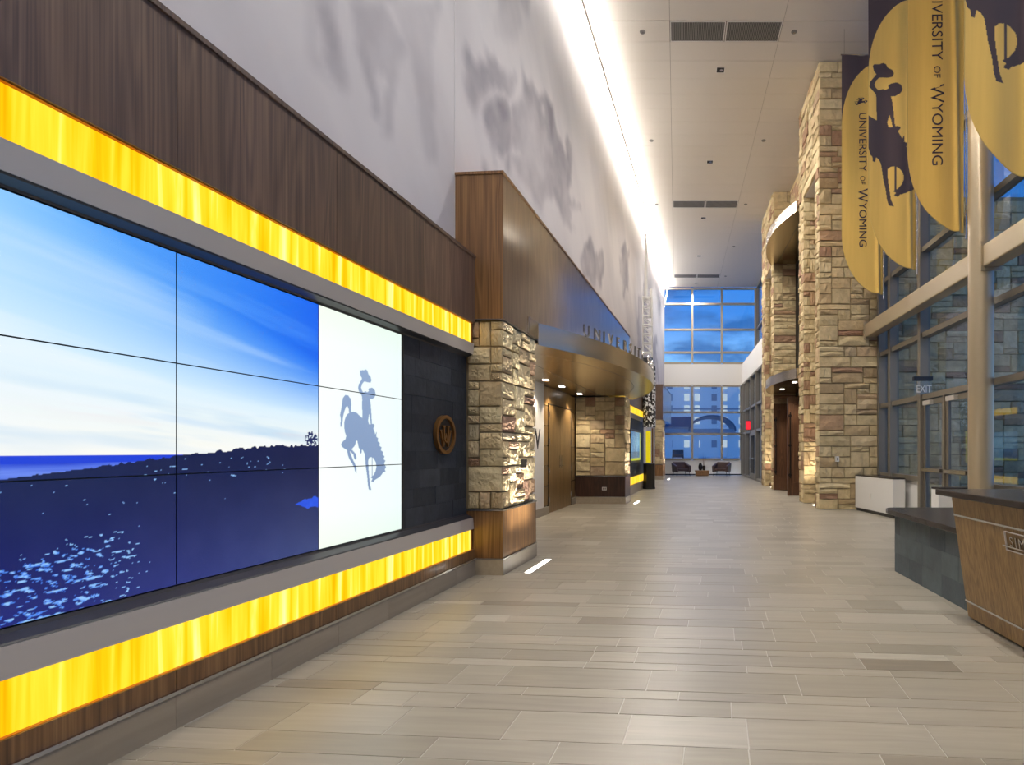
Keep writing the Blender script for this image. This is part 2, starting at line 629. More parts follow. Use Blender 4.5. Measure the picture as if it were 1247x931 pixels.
HORSE = [(4.397, 2.022), (4.408, 2.035), (4.445, 2.039), (4.472, 2.05), (4.49, 2.042), (4.503, 2.016), (4.531, 1.998), (4.542, 1.971), (4.531, 1.951), (4.501, 1.948), (4.472, 1.952), (4.445, 1.949), (4.423, 1.928), (4.41, 1.898), (4.419, 1.878), (4.438, 1.863), (4.458, 1.87), (4.472, 1.874), (4.485, 1.867), (4.508, 1.878), (4.503, 1.897), (4.524, 1.908), (4.559, 1.911), (4.589, 1.892), (4.599, 1.861), (4.582, 1.835), (4.547, 1.818), (4.522, 1.82), (4.531, 1.782), (4.54, 1.711), (4.545, 1.654), (4.549, 1.615), (4.563, 1.617), (4.582, 1.612), (4.584, 1.598), (4.566, 1.582), (4.582, 1.554), (4.594, 1.53), (4.611, 1.555), (4.608, 1.511), (4.632, 1.501), (4.625, 1.475), (4.656, 1.461), (4.649, 1.438), (4.681, 1.424), (4.668, 1.401), (4.7, 1.387), (4.691, 1.364), (4.723, 1.349), (4.705, 1.327), (4.735, 1.311), (4.713, 1.289), (4.743, 1.258), (4.723, 1.237), (4.738, 1.22), (4.698, 1.212), (4.666, 1.184), (4.618, 1.164), (4.582, 1.153), (4.566, 1.138), (4.54, 1.148), (4.556, 1.167), (4.535, 1.178), (4.568, 1.194), (4.596, 1.226), (4.608, 1.263), (4.601, 1.299), (4.577, 1.329), (4.552, 1.345), (4.522, 1.345), (4.503, 1.33), (4.501, 1.302), (4.504, 1.251), (4.512, 1.194), (4.523, 1.122), (4.541, 1.075), (4.508, 1.082), (4.496, 1.124), (4.487, 1.195), (4.470, 1.267), (4.463, 1.323), (4.456, 1.366), (4.441, 1.394), (4.421, 1.408), (4.414, 1.373), (4.397, 1.379), (4.395, 1.408), (4.38, 1.422), (4.373, 1.45), (4.362, 1.477), (4.348, 1.47), (4.341, 1.45), (4.326, 1.429), (4.297, 1.408), (4.314, 1.394), (4.343, 1.374), (4.354, 1.339), (4.341, 1.324), (4.326, 1.34), (4.316, 1.367), (4.297, 1.381), (4.277, 1.392), (4.291, 1.36), (4.318, 1.319), (4.343, 1.284), (4.356, 1.249), (4.352, 1.22), (4.337, 1.236), (4.326, 1.271), (4.295, 1.306), (4.264, 1.34), (4.25, 1.374), (4.244, 1.401), (4.214, 1.412), (4.184, 1.43), (4.177, 1.448), (4.196, 1.468), (4.224, 1.482), (4.234, 1.509), (4.218, 1.542), (4.21, 1.582), (4.214, 1.622), (4.23, 1.656), (4.25, 1.678), (4.268, 1.686), (4.262, 1.716), (4.246, 1.738), (4.23, 1.73), (4.214, 1.695), (4.2, 1.661), (4.19, 1.607), (4.175, 1.572), (4.167, 1.586), (4.175, 1.633), (4.165, 1.666), (4.182, 1.726), (4.19, 1.767), (4.198, 1.798), (4.224, 1.821), (4.256, 1.82), (4.285, 1.796), (4.293, 1.756), (4.287, 1.714), (4.293, 1.694), (4.318, 1.699), (4.358, 1.692), (4.393, 1.673), (4.425, 1.658), (4.427, 1.689), (4.423, 1.745), (4.425, 1.802), (4.419, 1.836), (4.397, 1.855), (4.373, 1.88), (4.38, 1.916), (4.406, 1.947), (4.423, 1.97), (4.406, 1.988)]
HOLE = [(4.513, 1.698), (4.526, 1.653), (4.533, 1.61), (4.508, 1.613), (4.499, 1.644)]


def horse_mask(px, py):
    rein = (np.abs(px - 4.552) < .0055) & (py > 1.185) & (py < 1.36)
    return (inside(px, py, HORSE) & ~inside(px, py, HOLE)) | rein


# ------------------------------------------------------------------ stone building
def rock_mesh(nx, ny, seed, amp=0.5):
    r = random.Random(seed)
    v, f = [], []
    gx, gy = r.uniform(-.5, .5), r.uniform(-.5, .5)
    bumps = [(r.uniform(-.45, .45), r.uniform(-.45, .45), r.uniform(.15, .4), r.uniform(-.35, .35)) for _ in range(5)]
    for j in range(ny + 1):
        for i in range(nx + 1):
            x, y = i / nx - .5, j / ny - .5
            edge = i in (0, nx) or j in (0, ny)
            ring = i in (1, nx - 1) or j in (1, ny - 1)
            if edge:
                z = 0.0
                if i in (0, nx): y = (j / ny - .5)
            else:
                z = .72 + .22 * (gx * x + gy * y) * 2
                for bx, by, br, bh in bumps:
                    z += bh * amp * max(0, 1 - math.hypot(x - bx, y - by) / br)
                z += r.uniform(-.12, .12) * amp * 2
                z = min(max(z, .3), 1.45)
                if ring: z = max(z * .74, .45)
                xx = {1: .018, nx - 1: .982}.get(i, i / nx) - .5
                yy = {1: .03, ny - 1: .97}.get(j, j / ny) - .5
                jit = .25 if ring else 1
                x, y = xx + r.uniform(-.012, .012) * jit, yy + r.uniform(-.02, .02) * jit
            v.append((x, y, z))
    for j in range(ny):
        for i in range(nx):
            a = j * (nx + 1) + i
            f.append((a, a + 1, a + nx + 2, a + nx + 1))
    me = bpy.data.meshes.new('stone_block')
    me.from_pydata(v, [], f)
    me.materials.append(M['stone'])
    me.update()
    return me


ROCK_LO = [rock_mesh(6, 4, 100 + k, 1.15) for k in range(14)]
ROCK_HI = [rock_mesh(11, 8, 200 + k, 0.5) for k in range(14)]


def ashlar(width, height, uw, uh, r, wmin=2, wmax=5, tall=0.22):
    nx, ny = max(1, round(width / uw)), max(1, round(height / uh))
    uw, uh = width / nx, height / ny
    g = [[False] * nx for _ in range(ny)]
    out = []
    for j in range(ny):
        for i in range(nx):
            if g[j][i]: continue
            free = 0
            while i + free < nx and not g[j][i + free]: free += 1
            w = r.randint(wmin, wmax)
            if free - w < wmin: w = free if free <= wmax else free - wmin
            w = min(w, free)
            q = r.random()
            h = 3 if q < tall * .35 else (2 if q < tall + .38 else 1)
            if h == 3 and w > 4: h = 2
            h = min(h, ny - j)
            while h > 1 and any(g[j + b][i + a] for b in range(h) for a in range(w)): h -= 1
            for b in range(h):
                for a in range(w): g[j + b][i + a] = True
            out.append(((i + w / 2) * uw, (j + h / 2) * uh, w * uw, h * uh))
    return out


def lay_stones(parent, faces, lib, r, limit=280, joint=0.012, rank=None):
    """faces: (origin, outward normal, width, height, unit w, unit h, depth, max w)"""
    Z = Vector((0, 0, 1))
    items = []
    for org, n, wd, ht, uw, uh, dep, wmax in faces:
        n = Vector(n).normalized(); u = Z.cross(n); org = Vector(org)
        for cx, cz, w, h in ashlar(wd, ht, uw, uh, r, 1 if wd < 3 * uw else 2, wmax):
            items.append((org + u * cx + Z * cz, u, n, w - joint, h - joint, dep * r.uniform(.8, 1.3)))
    b = BASE[parent.name]
    items.sort(key=lambda t: -(t[3] * t[4]) / max(t[0].y, 1) ** 2)
    stuff = MB()
    for k, (c, u, n, w, h, dep) in enumerate(items):
        me = r.choice(lib)
        mx = Matrix(((u.x, 0, n.x, c.x - b.x), (u.y, 0, n.y, c.y - b.y), (u.z, 1, n.z, c.z - b.z), (0, 0, 0, 1)))
        mx = mx @ Matrix.Diagonal((w * r.choice((-1, 1)), h, dep, 1))
        if k < limit:
            o = bpy.data.objects.new('stone', me)
            COL.objects.link(o)
            o.parent = parent
            o.matrix_local = mx
        else:
            stuff.add([mx @ v.co + b for v in me.vertices], [tuple(p.vertices) for p in me.polygons])
    if stuff.v:
        o = mk('stone_courses', stuff, M['stone'], parent)
        o['kind'] = 'stuff'


# ------------------------------------------------------------------ floor
S_END = 31.0
floor = sempty('floor', (0, 0, 0), LF)
mk('grout_bed', MB().box(-1.4, 9.5, -5, 31.2, -0.12, -0.003), M['grout'], floor)
r_f = random.Random(11)
tile_meshes = {}


def tile_mesh(w, l):
    k = (w, l)
    if k not in tile_meshes:
        g, c = 0.0026, 0.0014
        a, b = l / 2 - g, w / 2 - g
        v = [(-a, -b, -.003), (a, -b, -.003), (a, b, -.003), (-a, b, -.003),
             (-a + c, -b + c, 0), (a - c, -b + c, 0), (a - c, b - c, 0), (-a + c, b - c, 0)]
        f = [(4, 5, 6, 7), (0, 1, 5, 4), (1, 2, 6, 5), (2, 3, 7, 6), (3, 0, 4, 7)]
        me = bpy.data.meshes.new('floor_tile'); me.from_pydata(v, [], f); me.materials.append(M['tile']); me.update()
        tile_meshes[k] = me
    return tile_meshes[k]


tiles = []
s, last = -4.0, None
rows = [0.30, 0.185, 0.115, 0.30, 0.11, 0.185]
while s < 30.9:
    w = r_f.choice([x for x in (0.30, 0.185, 0.112) if x != last]); last = w
    d = -1.3 - r_f.uniform(0, .6)
    while d < 8.4:
        l = r_f.choice((0.6, 0.6, 0.9, 0.3, 0.45) if w > 0.15 else (0.3, 0.6, 0.9, 0.45))
        tiles.append((d + l / 2, s + w / 2, w, l)); d += l
    s += w


def seen_floor(d, s):
    p = LF @ Vector((d, s, 0))
    if p.y < 2.3: return False
    u = 824 + p.x / p.y * FOC
    return -40 < u < 1290 and p.x < 4.7 and not (p.x > 2.5 and p.y < 5.5) and d > 0.05


near = sorted([t for t in tiles if seen_floor(t[0], t[1])], key=lambda t: -(t[2] * t[3]) / t[1] ** 3)[:300]
ns = set(near)
for d, s, w, l in near:
    o = bpy.data.objects.new('floor_tile', tile_mesh(w, l)); COL.objects.link(o)
    o.parent = floor; o.location = (d, s, 0)
rest = MB()
for t in tiles:
    if t in ns: continue
    me = tile_mesh(t[2], t[3])
    rest.add([(v.co.x + t[0], v.co.y + t[1], v.co.z) for v in me.vertices], [tuple(p.vertices) for p in me.polygons])
o = mk('floor_tiling', rest, M['tile'], floor); o['kind'] = 'stuff'

# ------------------------------------------------------------------ ceiling
ceiling = sempty('ceiling', (0, 0, ZC))
mk('ceiling_slab', MB().box(-5.0, 5.1, -5, 31.25, ZC + 0.012, ZC + 0.2), M['ceil_joint'], ceiling)
XL = [-4.4, -2.59, -0.15, 2.29, 4.73, 5.05]
cmesh = {}
k0 = int((-5 - ROW0) / ROWP)
VENT_ROWS = (-28, -14, 0, 14, 28)
for k in range(k0, 32):
    for i in range(5):
        if i == 2 and k in VENT_ROWS: continue
        x0, x1 = XL[i], XL[i + 1]
        y0, y1 = ROW0 + k * ROWP, min(ROW0 + (k + 1) * ROWP, 31.2)
        if y0 > 31.1: continue
        if i == 0 and y0 > 8: continue
        if i == 1 and y0 > 31: continue
        key = (i, round(y1 - y0, 3))
        if key not in cmesh:
            a, b, g = (x1 - x0) / 2, (y1 - y0) / 2, 0.004
            m_ = MB().box(-a + g, a - g, -b + g, b - g, 0, 0.02)
            me = bpy.data.meshes.new('ceiling_tile'); me.from_pydata(m_.v, [], m_.f); me.materials.append(M['ceil']); me.update()
            cmesh[key] = me
        o = bpy.data.objects.new('ceiling_tile', cmesh[key]); COL.objects.link(o)
        o.parent = ceiling; o.location = ((x0 + x1) / 2, (y0 + y1) / 2, 0)
for k in (0, 14, 28):
    y0 = ROW0 + k * ROWP
    names = {0: 'air return grille pair in the ceiling over the banners', 14: 'air return grille pair in the ceiling opposite the curved stone-side canopy',
             28: 'air return grille pair in the ceiling beside the far window wall'}
    t = thing('ceiling_grille', names[k], 'vent', (1.07, y0 + .3, ZC - .01), group='ceiling grilles')
    for x0 in (-0.15, 1.07):
        mk('grille_frame', MB().box(x0 + .01, x0 + 1.21, y0 + .01, y0 + .03, ZC - .006, ZC + .012).box(x0 + .01, x0 + 1.21, y0 + .58, y0 + .60, ZC - .006, ZC + .012)
           .box(x0 + .01, x0 + .03, y0 + .01, y0 + .6, ZC - .006, ZC + .012).box(x0 + 1.19, x0 + 1.21, y0 + .01, y0 + .6, ZC - .006, ZC + .012), M['trim_white'], t)
        mk('grille_backing', MB().box(x0 + .03, x0 + 1.19, y0 + .03, y0 + .58, ZC + .006, ZC + .011), M['vent_dark'], t)
        bl = MB()
        for q in range(34):
            xx = x0 + .04 + q * .034
            bl.box(xx, xx + .018, y0 + .03, y0 + .58, ZC - .003, ZC + .005)
        o = mk('louvre_blades', bl, M['vent'], t); o['kind'] = 'stuff'
DL_LABEL = ['small square ceiling downlight just beyond the grille over the banners',
            'small square ceiling downlight midway between the banner-side grille and the canopy-side grille',
            'small square ceiling downlight just beyond the grille opposite the curved canopy',
            'small square ceiling downlight midway between the canopy-side grille and the far-window grille',
            'small square ceiling downlight close to the top of the far window wall']
SP_LABEL = ['beside the grille over the banners', 'midway between the banner-side and canopy-side grilles', 'beside the grille opposite the curved canopy',
            'midway between the canopy-side and far-window grilles', 'beside the grille by the far window wall']
for y in DOWN_Y:
    if y < 11: continue
    t = thing('downlight', DL_LABEL[round((y - DOWN_Y[4]) / 4.27)], 'downlight', (DOWN_X, y, ZC - .012), group='recessed ceiling downlights in one row')
    a = .11
    mk('trim', MB().box(DOWN_X - a, DOWN_X + a, y - a, y - a + .02, ZC - .012, ZC - .001).box(DOWN_X - a, DOWN_X + a, y + a - .02, y + a, ZC - .012, ZC - .001)
       .box(DOWN_X - a, DOWN_X - a + .02, y - a + .02, y + a - .02, ZC - .012, ZC - .001).box(DOWN_X + a - .02, DOWN_X + a, y - a + .02, y + a - .02, ZC - .012, ZC - .001), M['trim_white'], t)
    mk('reflector', MB().box(DOWN_X - .09, DOWN_X + .09, y - .09, y + .09, ZC - .006, ZC - .002), M['vent_dark'], t)
    mk('lens', MB().lathe([(.04, ZC - .012), (.03, ZC - .006)], DOWN_X + .02, y, 12), M['chrome'], t)
for i, x in enumerate((-0.75, 2.58)):
    for q in range(5):
        y = ROW0 + .31 + 4.27 * q
        t = thing('sprinkler_head', ('round mural-side sprinkler ', 'round pier-side sprinkler ')[i] + SP_LABEL[q], 'sprinkler', (x, y, ZC - .02), group=('sprinkler row by the mural', 'sprinkler row by the stone piers')[i])
        mk('escutcheon', MB().lathe([(.06, ZC - .012), (.065, ZC - .001)], x, y, 16), M['vent'], t)
        mk('deflector', MB().lathe([(.025, ZC - .03), (.012, ZC - .012)], x, y, 10), M['chrome'], t)

# ------------------------------------------------------------------ left wall with its printed mural
DM = -0.165
wall_left = sempty('wall_left', (DM, 6.26, 0), LF)
S0 = -4.5
mk('upper_core', MB().box(DM - .35, DM - .004, S0, 31.28, 2.86, ZC + .05), M['core'], wall_left)
mk('lower_core', MB().box(DM - .35, DM - .006, S0, 7.2, -.1, 2.86), M['core'], wall_left)
mk('lower_core', MB().box(DM - .35, DM - .006, 15.37, 31.28, -.1, 2.86), M['core'], wall_left)
MUR = [
    (1, [(4.08, 4.713), (4.285, 4.879), (4.345, 4.748), (4.448, 4.586), (4.516, 4.347), (4.458, 4.296), (4.285, 4.306), (4.152, 4.349), (4.208, 4.442), (4.162, 4.581)], .30),
    (1, [(4.285, 4.879), (4.08, 4.713), (4.0, 5.3), (4.3, 5.7)], .28),
    (1, [(4.49, 5.045), (4.863, 5.347), (5.019, 5.282), (5.214, 5.299), (5.332, 5.235), (5.157, 5.01), (5.114, 4.818), (5.019, 4.515), (5.046, 4.274), (4.94, 4.214), (4.966, 4.719), (4.838, 4.711), (4.752, 4.879), (4.801, 4.655), (4.85, 4.302), (4.74, 4.282), (4.764, 4.418), (4.669, 4.596), (4.578, 4.796)], .26),
    (1, [(4.49, 5.045), (4.4, 5.9), (5.0, 6.2), (5.2, 5.6), (4.863, 5.347)], .26),
    (1, [(4.01, 4.657), (4.08, 4.713), (4.116, 4.375), (4.345, 4.236), (4.227, 4.186), (4.01, 4.184)], .12),
    (1, [(5.019, 5.473), (5.939, 6.218), (5.793, 5.547), (5.829, 4.979), (5.865, 4.441), (5.586, 4.297), (5.52, 4.737), (5.456, 5.046), (5.363, 5.223)], .13),
    (2, [(7.236, 5.946), (7.414, 6.146), (7.799, 6.329), (8.225, 6.5), (8.503, 6.47), (8.316, 6.028), (8.006, 5.633), (7.719, 5.543), (7.526, 5.559), (7.414, 5.174), (7.307, 5.119), (7.378, 5.624), (7.236, 5.601)], .42),
    (2, [(7.88, 5.723), (8.316, 6.028), (8.225, 5.781), (8.049, 5.368), (7.922, 5.368)], .42),
    (2, [(8.503, 7.349), (9.012, 7.453), (9.836, 7.42), (10.673, 7.507), (11.146, 7.335), (11.314, 6.75), (10.673, 6.108), (9.836, 5.857), (9.348, 5.933), (8.601, 6.05), (8.225, 6.239), (8.136, 6.478), (8.601, 6.904)], .34),
    (2, [(6.516, 6.038), (6.873, 6.483), (7.488, 6.58), (8.408, 7.115), (8.136, 6.575), (7.271, 6.083), (6.936, 5.785), (6.78, 5.471), (6.719, 5.675)], .30),
    (2, [(9.121, 6.476), (9.836, 7.029), (10.673, 7.083), (10.984, 6.813), (10.1, 6.538)], .3),
    (2, [(9.836, 6.17), (10.237, 6.445), (11.664, 6.684), (12.434, 6.88), (10.984, 6.241)], .3),
    (2, [(11.937, 5.507), (12.919, 6.276), (14.4, 6.491), (14.738, 5.908), (13.473, 5.394), (12.168, 5.297)], .36),
    (2, [(16.696, 7.143), (18.143, 8.332), (18.964, 8.284), (18.964, 7.02), (17.634, 6.289)], .3),
    (2, [(8.09, 5.805), (9.152, 6.383), (11.293, 6.47), (11.499, 5.85), (10.193, 5.782), (8.893, 5.86)], .32),
    (2, [(6.6, 7.6), (7.6, 9.3), (8.9, 9.2), (8.3, 7.5), (7.4, 6.9)], .12),
    (2, [(20.5, 4.6), (21.0, 7.4), (22.5, 7.9), (23.6, 7.1), (24.6, 4.6)], .28),
    (2, [(25.2, 4.6), (25.9, 6.6), (27.2, 6.9), (28.2, 4.6)], .26),
]


def mural(name, s0, s1, z0, z1, step, dd, part):
    nx, ny = int((s1 - s0) / step) + 1, int((z1 - z0) / step) + 1
    S, Zz = np.meshgrid(np.linspace(s0, s1, nx), np.linspace(z0, z1, ny))
    dark = np.zeros_like(S)
    for p, poly, k in MUR:
        if p != part: continue
        wob = (fbm(S * 1.6, Zz * 1.6, 5) - .5) * (.25 if part == 1 else 1.5)
        mk_ = inside(S + wob, Zz + wob, poly).astype(float)
        tex = 0.55 + 0.9 * fbm(S * 3.1, Zz * 3.1, 9, 5)
        dark = np.maximum(dark, blur(mk_, 1) * k * (tex + .9 * np.abs(fbm(S * 1.7, Zz * 1.7, 44, 5) - .5)) * np.clip(.55 + 1.2 * (fbm(S * 1.1, Zz * 1.1, 33, 4) - .3), 0, 1.2))
    st = fbm((S * .5 + Zz * .35) * 2.4, (Zz * .9 - S * .25) * .5, 3, 5)
    dust = np.clip((st - .42) * 1.5, -.4, .5) * .16
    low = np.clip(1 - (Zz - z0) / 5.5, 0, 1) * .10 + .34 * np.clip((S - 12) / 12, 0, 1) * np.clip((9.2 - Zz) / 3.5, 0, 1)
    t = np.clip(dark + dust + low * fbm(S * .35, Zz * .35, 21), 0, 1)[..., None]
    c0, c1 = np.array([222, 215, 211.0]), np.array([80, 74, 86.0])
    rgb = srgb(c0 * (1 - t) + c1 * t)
    P = np.stack([np.full(S.size, dd), S.ravel(), Zz.ravel()], 1) - np.array(BASE[wall_left.name])
    put(name, print_mesh(name, P, rgb.reshape(-1, 3), grid_faces(nx, ny)), M['mural'], wall_left)


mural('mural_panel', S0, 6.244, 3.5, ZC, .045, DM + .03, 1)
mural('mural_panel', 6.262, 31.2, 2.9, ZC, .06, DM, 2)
mk('mural_edge', MB().box(DM - .003, DM + .034, 6.245, 6.262, 3.5, ZC), M['bead'], wall_left)

# cove light strip high on the wall
t = thing('cove_light', 'continuous bright white cove light strip where mural wall meets ceiling', 'cove light', (DM + .1, 13, ZC - .22), LF)
mk('lamp_strip', MB().box(DM + .14, DM + .20, S0, 31.1, ZC - .14, ZC - .08), M['cove'], t)
mk('channel', MB().box(DM + .12, DM + .22, S0, 31.1, ZC - .075, ZC - .045), M['trim_white'], t)
hb = MB()
for k in range(15): hb.box(DM + .16, DM + .18, S0 + 1 + k * 2.4, S0 + 1.03 + k * 2.4, ZC - .045, ZC)
mk('hanger_clips', hb, M['trim_white'], t)

# ------------------------------------------------------------------ video wall bay
PS, PE = 6.26, 7.40               # stone pier along the wall
PD = 0.42                         # its projection
VS0 = -3.2


def bar(name, prof, s0, s1, mat, parent=None, **kw):      # profile in (d, z) swept along the wall
    m_ = MB().sweep(prof, lambda a, b, k: (a, s1 if k else s0, b))
    return mk(name, m_, mat, parent, **kw)


bay = tag(empty('wall_panelling', (0.1, 3, 0), LF), kind='structure')
seams = [VS0, -1.9, -.72, .46, 1.64, 2.815, 3.99, 5.17, PS]
for a, b in zip(seams[:-1], seams[1:]):
    bar('wood_panel', [(DM, 2.825), (.10, 2.825), (.10, 3.555), (DM, 3.555)], a + .002, b - .002, M['walnut'], bay)
    bar('wood_panel', [(.0, .19), (.095, .19), (.095, .29), (.0, .29)], a + .002, b - .002, M['walnut_warm'], bay)
bar('cap_trim', [(DM, 3.555), (.112, 3.555), (.112, 3.585), (DM, 3.585)], VS0, PS, M['walnut'], bay)
for z0, z1, lab in ((2.6, 2.82, 'long amber backlit onyx band above the video wall under dark walnut panels'),
                    (.292, .515, 'long amber backlit onyx band below the video wall near the floor')):
    t = thing('backlit_band', lab, 'wall light', (.05, 3, z0), LF)
    edges = [VS0, -.72, 1.64, 3.99, PS - .035]
    for a, b in zip(edges[:-1], edges[1:]):
        mk('onyx_panel', MB().box(.0, .062, a + .0015, b - .0015, z0, z1), M['amber'], t)
    mk('lit_wood_lip', MB().box(.0, .085, VS0, PS - .03, z1 if z0 > 1 else z0 - .004, z1 + .006 if z0 > 1 else z0), M['amber_glow_paint'], t)  # orange lip: wood edge painted as lit by the band
    mk('end_cap', MB().box(.0, .075, PS - .034, PS - .004, z0, z1), M['bronze'], t)
frame = thing('screen_surround', 'grey metal surround with black inner edge framing the video wall', 'frame', (.05, 3, .517), LF)
bar('bevel', [(0, .517), (.088, .517), (.078, .642), (0, .642)], VS0, PS - .002, M['frame_grey'], frame)
bar('bevel', [(0, 2.478), (.078, 2.478), (.088, 2.597), (0, 2.597)], VS0, PS - .002, M['frame_grey'], frame)
bar('reveal', [(-.08, .642), (.074, .643), (.066, .652), (.012, .676), (.003, .691), (-.08, .691)], VS0, PS - .002, M['reveal'], frame)
bar('reveal', [(-.08, 2.439), (.003, 2.439), (.012, 2.45), (.066, 2.469), (.074, 2.477), (-.08, 2.478)], VS0, PS - .002, M['reveal'], frame)

SB = [.838, 1.872, 2.906, 3.940, 4.974]
ZB = [.695, 1.275, 1.855, 2.435]
video = thing('video_wall', 'large video wall showing a snowy blue landscape and white bucking horse panel', 'video wall', (0, 2.9, .695), LF)
mk('backing', MB().box(-.10, -.016, SB[0], SB[-1], ZB[0], ZB[-1]), M['black'], video)


def picture(S, Z):
    t = np.clip((Z - 1.37) / 1.065, 0, 1)
    right = np.clip((S - 2.1) / 1.85, 0, 1)
    hor = np.array([252, 249, 238.0]); mid = np.array([214, 238, 254.0])
    tl = np.array([112, 186, 252.0]); trt = np.array([14, 100, 240.0])
    top = tl[None, None] * (1 - right[..., None]) + trt[None, None] * right[..., None]
    tt = np.clip(t * (0.75 + .75 * right), 0, 1)
    a = np.clip(tt / .42, 0, 1)[..., None]; b = np.clip((tt - .36) / .6, 0, 1)[..., None]
    c = hor * (1 - a) + mid * a
    c = c * (1 - b) + top * b
    st = fbm(S * .9 + Z * 1.2, (Z + .13 * S) * 9, 2, 5)
    wgt = (np.clip((st - .46) * 2.6, 0, 1) * np.clip(1.2 - t, 0, 1) * .75)[..., None]
    c = c * (1 - wgt) + np.array([244, 248, 255.0]) * wgt
    dk = (np.clip((fbm(S * 1.3 + 7, (Z + .1 * S) * 13, 6, 4) - .5) * 3, 0, 1) * np.exp(-((t - .16) / .13) ** 2) * .5)[..., None]
    c = c * (1 - dk) + np.array([150, 195, 238.0]) * dk
    pk = (np.clip((fbm(S * 1.6 + 3, (Z + .06 * S) * 20, 8, 3) - .58) * 5, 0, 1) * np.exp(-((Z - 1.56) / .05) ** 2) * .7 * right)[..., None]
    c = c * (1 - pk) + np.array([236, 200, 204.0]) * pk
    # far plain
    far = Z < 1.372 + .008 * vnoise(S * 3, S * 0, 4)
    pl = fbm(S * 2.5, Z * 70, 12, 4)[..., None]
    fc = np.array([20, 50, 196.0]) * (1 - pl) + np.array([120, 150, 245.0]) * pl
    lowp = np.clip((1.345 - Z) / .06, 0, 1)[..., None]
    fc = fc * (1 - .35 * lowp) + np.array([150, 180, 250.0]) * .35 * lowp
    fc = np.where((Z > 1.345)[..., None], np.array([26, 62, 214.0]) * np.ones_like(fc), fc)
    c = np.where(far[..., None], fc, c)
    # dark hill with trees
    xs = [0, 1.5, 2.19, 2.45, 2.62, 2.9, 3.1, 3.39, 3.6, 3.94]
    hs = [1.20, 1.25, 1.285, 1.312, 1.333, 1.372, 1.388, 1.415, 1.425, 1.436]
    top_h = np.interp(S, xs, hs) + .018 * (vnoise(S * 55, S * 0 + 1, 3) - .35) * np.clip((S - 2.3) / .5, .2, 1)
    hill = Z < top_h
    g = np.clip((1.3 - Z) / .6, 0, 1)[..., None]
    rgt = np.clip((S - 2.2) / 1.6, 0, 1)[..., None]
    hc = np.array([15, 26, 72.0]) * (1 - g) + (np.array([24, 34, 118.0]) * (1 - rgt) + np.array([54, 68, 122.0]) * rgt) * g
    hc = hc + (fbm(S * 9, Z * 9, 31)[..., None] - .5) * 10
    c = np.where(hill[..., None], hc, c)
    # snow
    sn = fbm(S * 34 + Z * 20, Z * 90, 17, 4)
    zone = np.clip(1 - np.abs((S - 2.22) / .56) ** 3, 0, 1) * np.clip((.99 + .12 * (S - 2.2) - Z) / .06, 0, 1)
    ns_ = ((sn > .60 + .22 * (1 - zone)) & (zone > .02) & hill) | ((sn > .77) & hill & (Z > 1.25) & (Z < 1.36) & (S > 2.7) & (S < 3.7)) | ((sn > .83) & hill & (Z > 1.1) & (S < 3.2))
    sc_ = np.array([52, 112, 232.0]) + (np.clip((sn - .60) * 8, 0, 1)[..., None]) * np.array([95, 85, 18.0])
    c = np.where(ns_[..., None], sc_, c)
    pt = hill & (np.abs(Z - 1.035 - .02 * (vnoise(S * 30, Z * 30, 91) - .5)) < .036 * np.clip((S - 3.72) / .12, 0, 1))
    c = np.where(pt[..., None], np.array([36, 84, 226.0]) + 30 * (fbm(S * 30, Z * 30, 40)[..., None] - .5), c)
    tree = (np.hypot((S - 3.87) / 1.1, Z - 1.475) < .055) & (vnoise(S * 90, Z * 90, 51) > .42)
    tree |= (np.abs(S - 3.87) < .006) & (Z > 1.42) & (Z < 1.48)
    c = np.where(tree[..., None], np.array([30, 44, 96.0]), c)
    # white emblem panel
    wp = S > 3.9405
    lx = np.clip((S - 3.94) / 1.034, 0, 1)[..., None]
    wc = np.array([250, 255, 252.0]) * (1 - .5 * lx) + np.array([226, 248, 252.0]) * .5 * lx
    edge = np.clip(np.abs(Z - 1.565) / .87 - .7, 0, 1)[..., None]
    wc = wc - edge * np.array([20, 4, 40.0])
    hm = horse_mask(S, Z).astype(float)
    glow = blur(blur(hm, 3), 3)[..., None]
    wc = wc - np.clip(.5 - np.abs(glow - .5), 0, .5) * np.array([14, 4, 0.0])
    hmf = hm[..., None]
    wc = wc * (1 - hmf) + (np.array([136, 160, 196.0]) + 18 * (Z - 1.5)[..., None]) * hmf
    c = np.where(wp[..., None], wc, c)
    return srgb(c)


for i in range(4):
    for j in range(3):
        g = .0032
        a0, a1, b0, b1 = SB[i] + g, SB[i + 1] - g, ZB[j] + g, ZB[j + 1] - g
        nx, ny = {0: (90, 52), 1: (240, 136), 2: (240, 136), 3: (240, 136)}[i]
        S, Z = np.meshgrid(np.linspace(a0, a1, nx), np.linspace(b0, b1, ny))
        P = np.stack([np.zeros(S.size), S.ravel(), Z.ravel()], 1) - np.array(BASE[video.name])
        pan = mk('screen_panel', MB().box(-.016, -.0015, a0, a1, b0, b1), M['black'], video)
        put('screen_image', print_mesh('screen_image', P, picture(S, Z).reshape(-1, 3), grid_faces(nx, ny)), M['screen'], pan)

# slate field with medallion
slate = thing('slate_wall', 'dark slate tile panel between the video wall and the stone pier', 'slate wall', (0, 5.6, .695), LF)
mk('backing', MB().box(-.10, -.006, 5.0, PS - .002, .692, 2.438), M['black_joint'], slate)
mk('edge_trim', MB().box(-.006, .006, 4.98, 5.0, .69, 2.44), M['black'], slate)
r_s = random.Random(5)


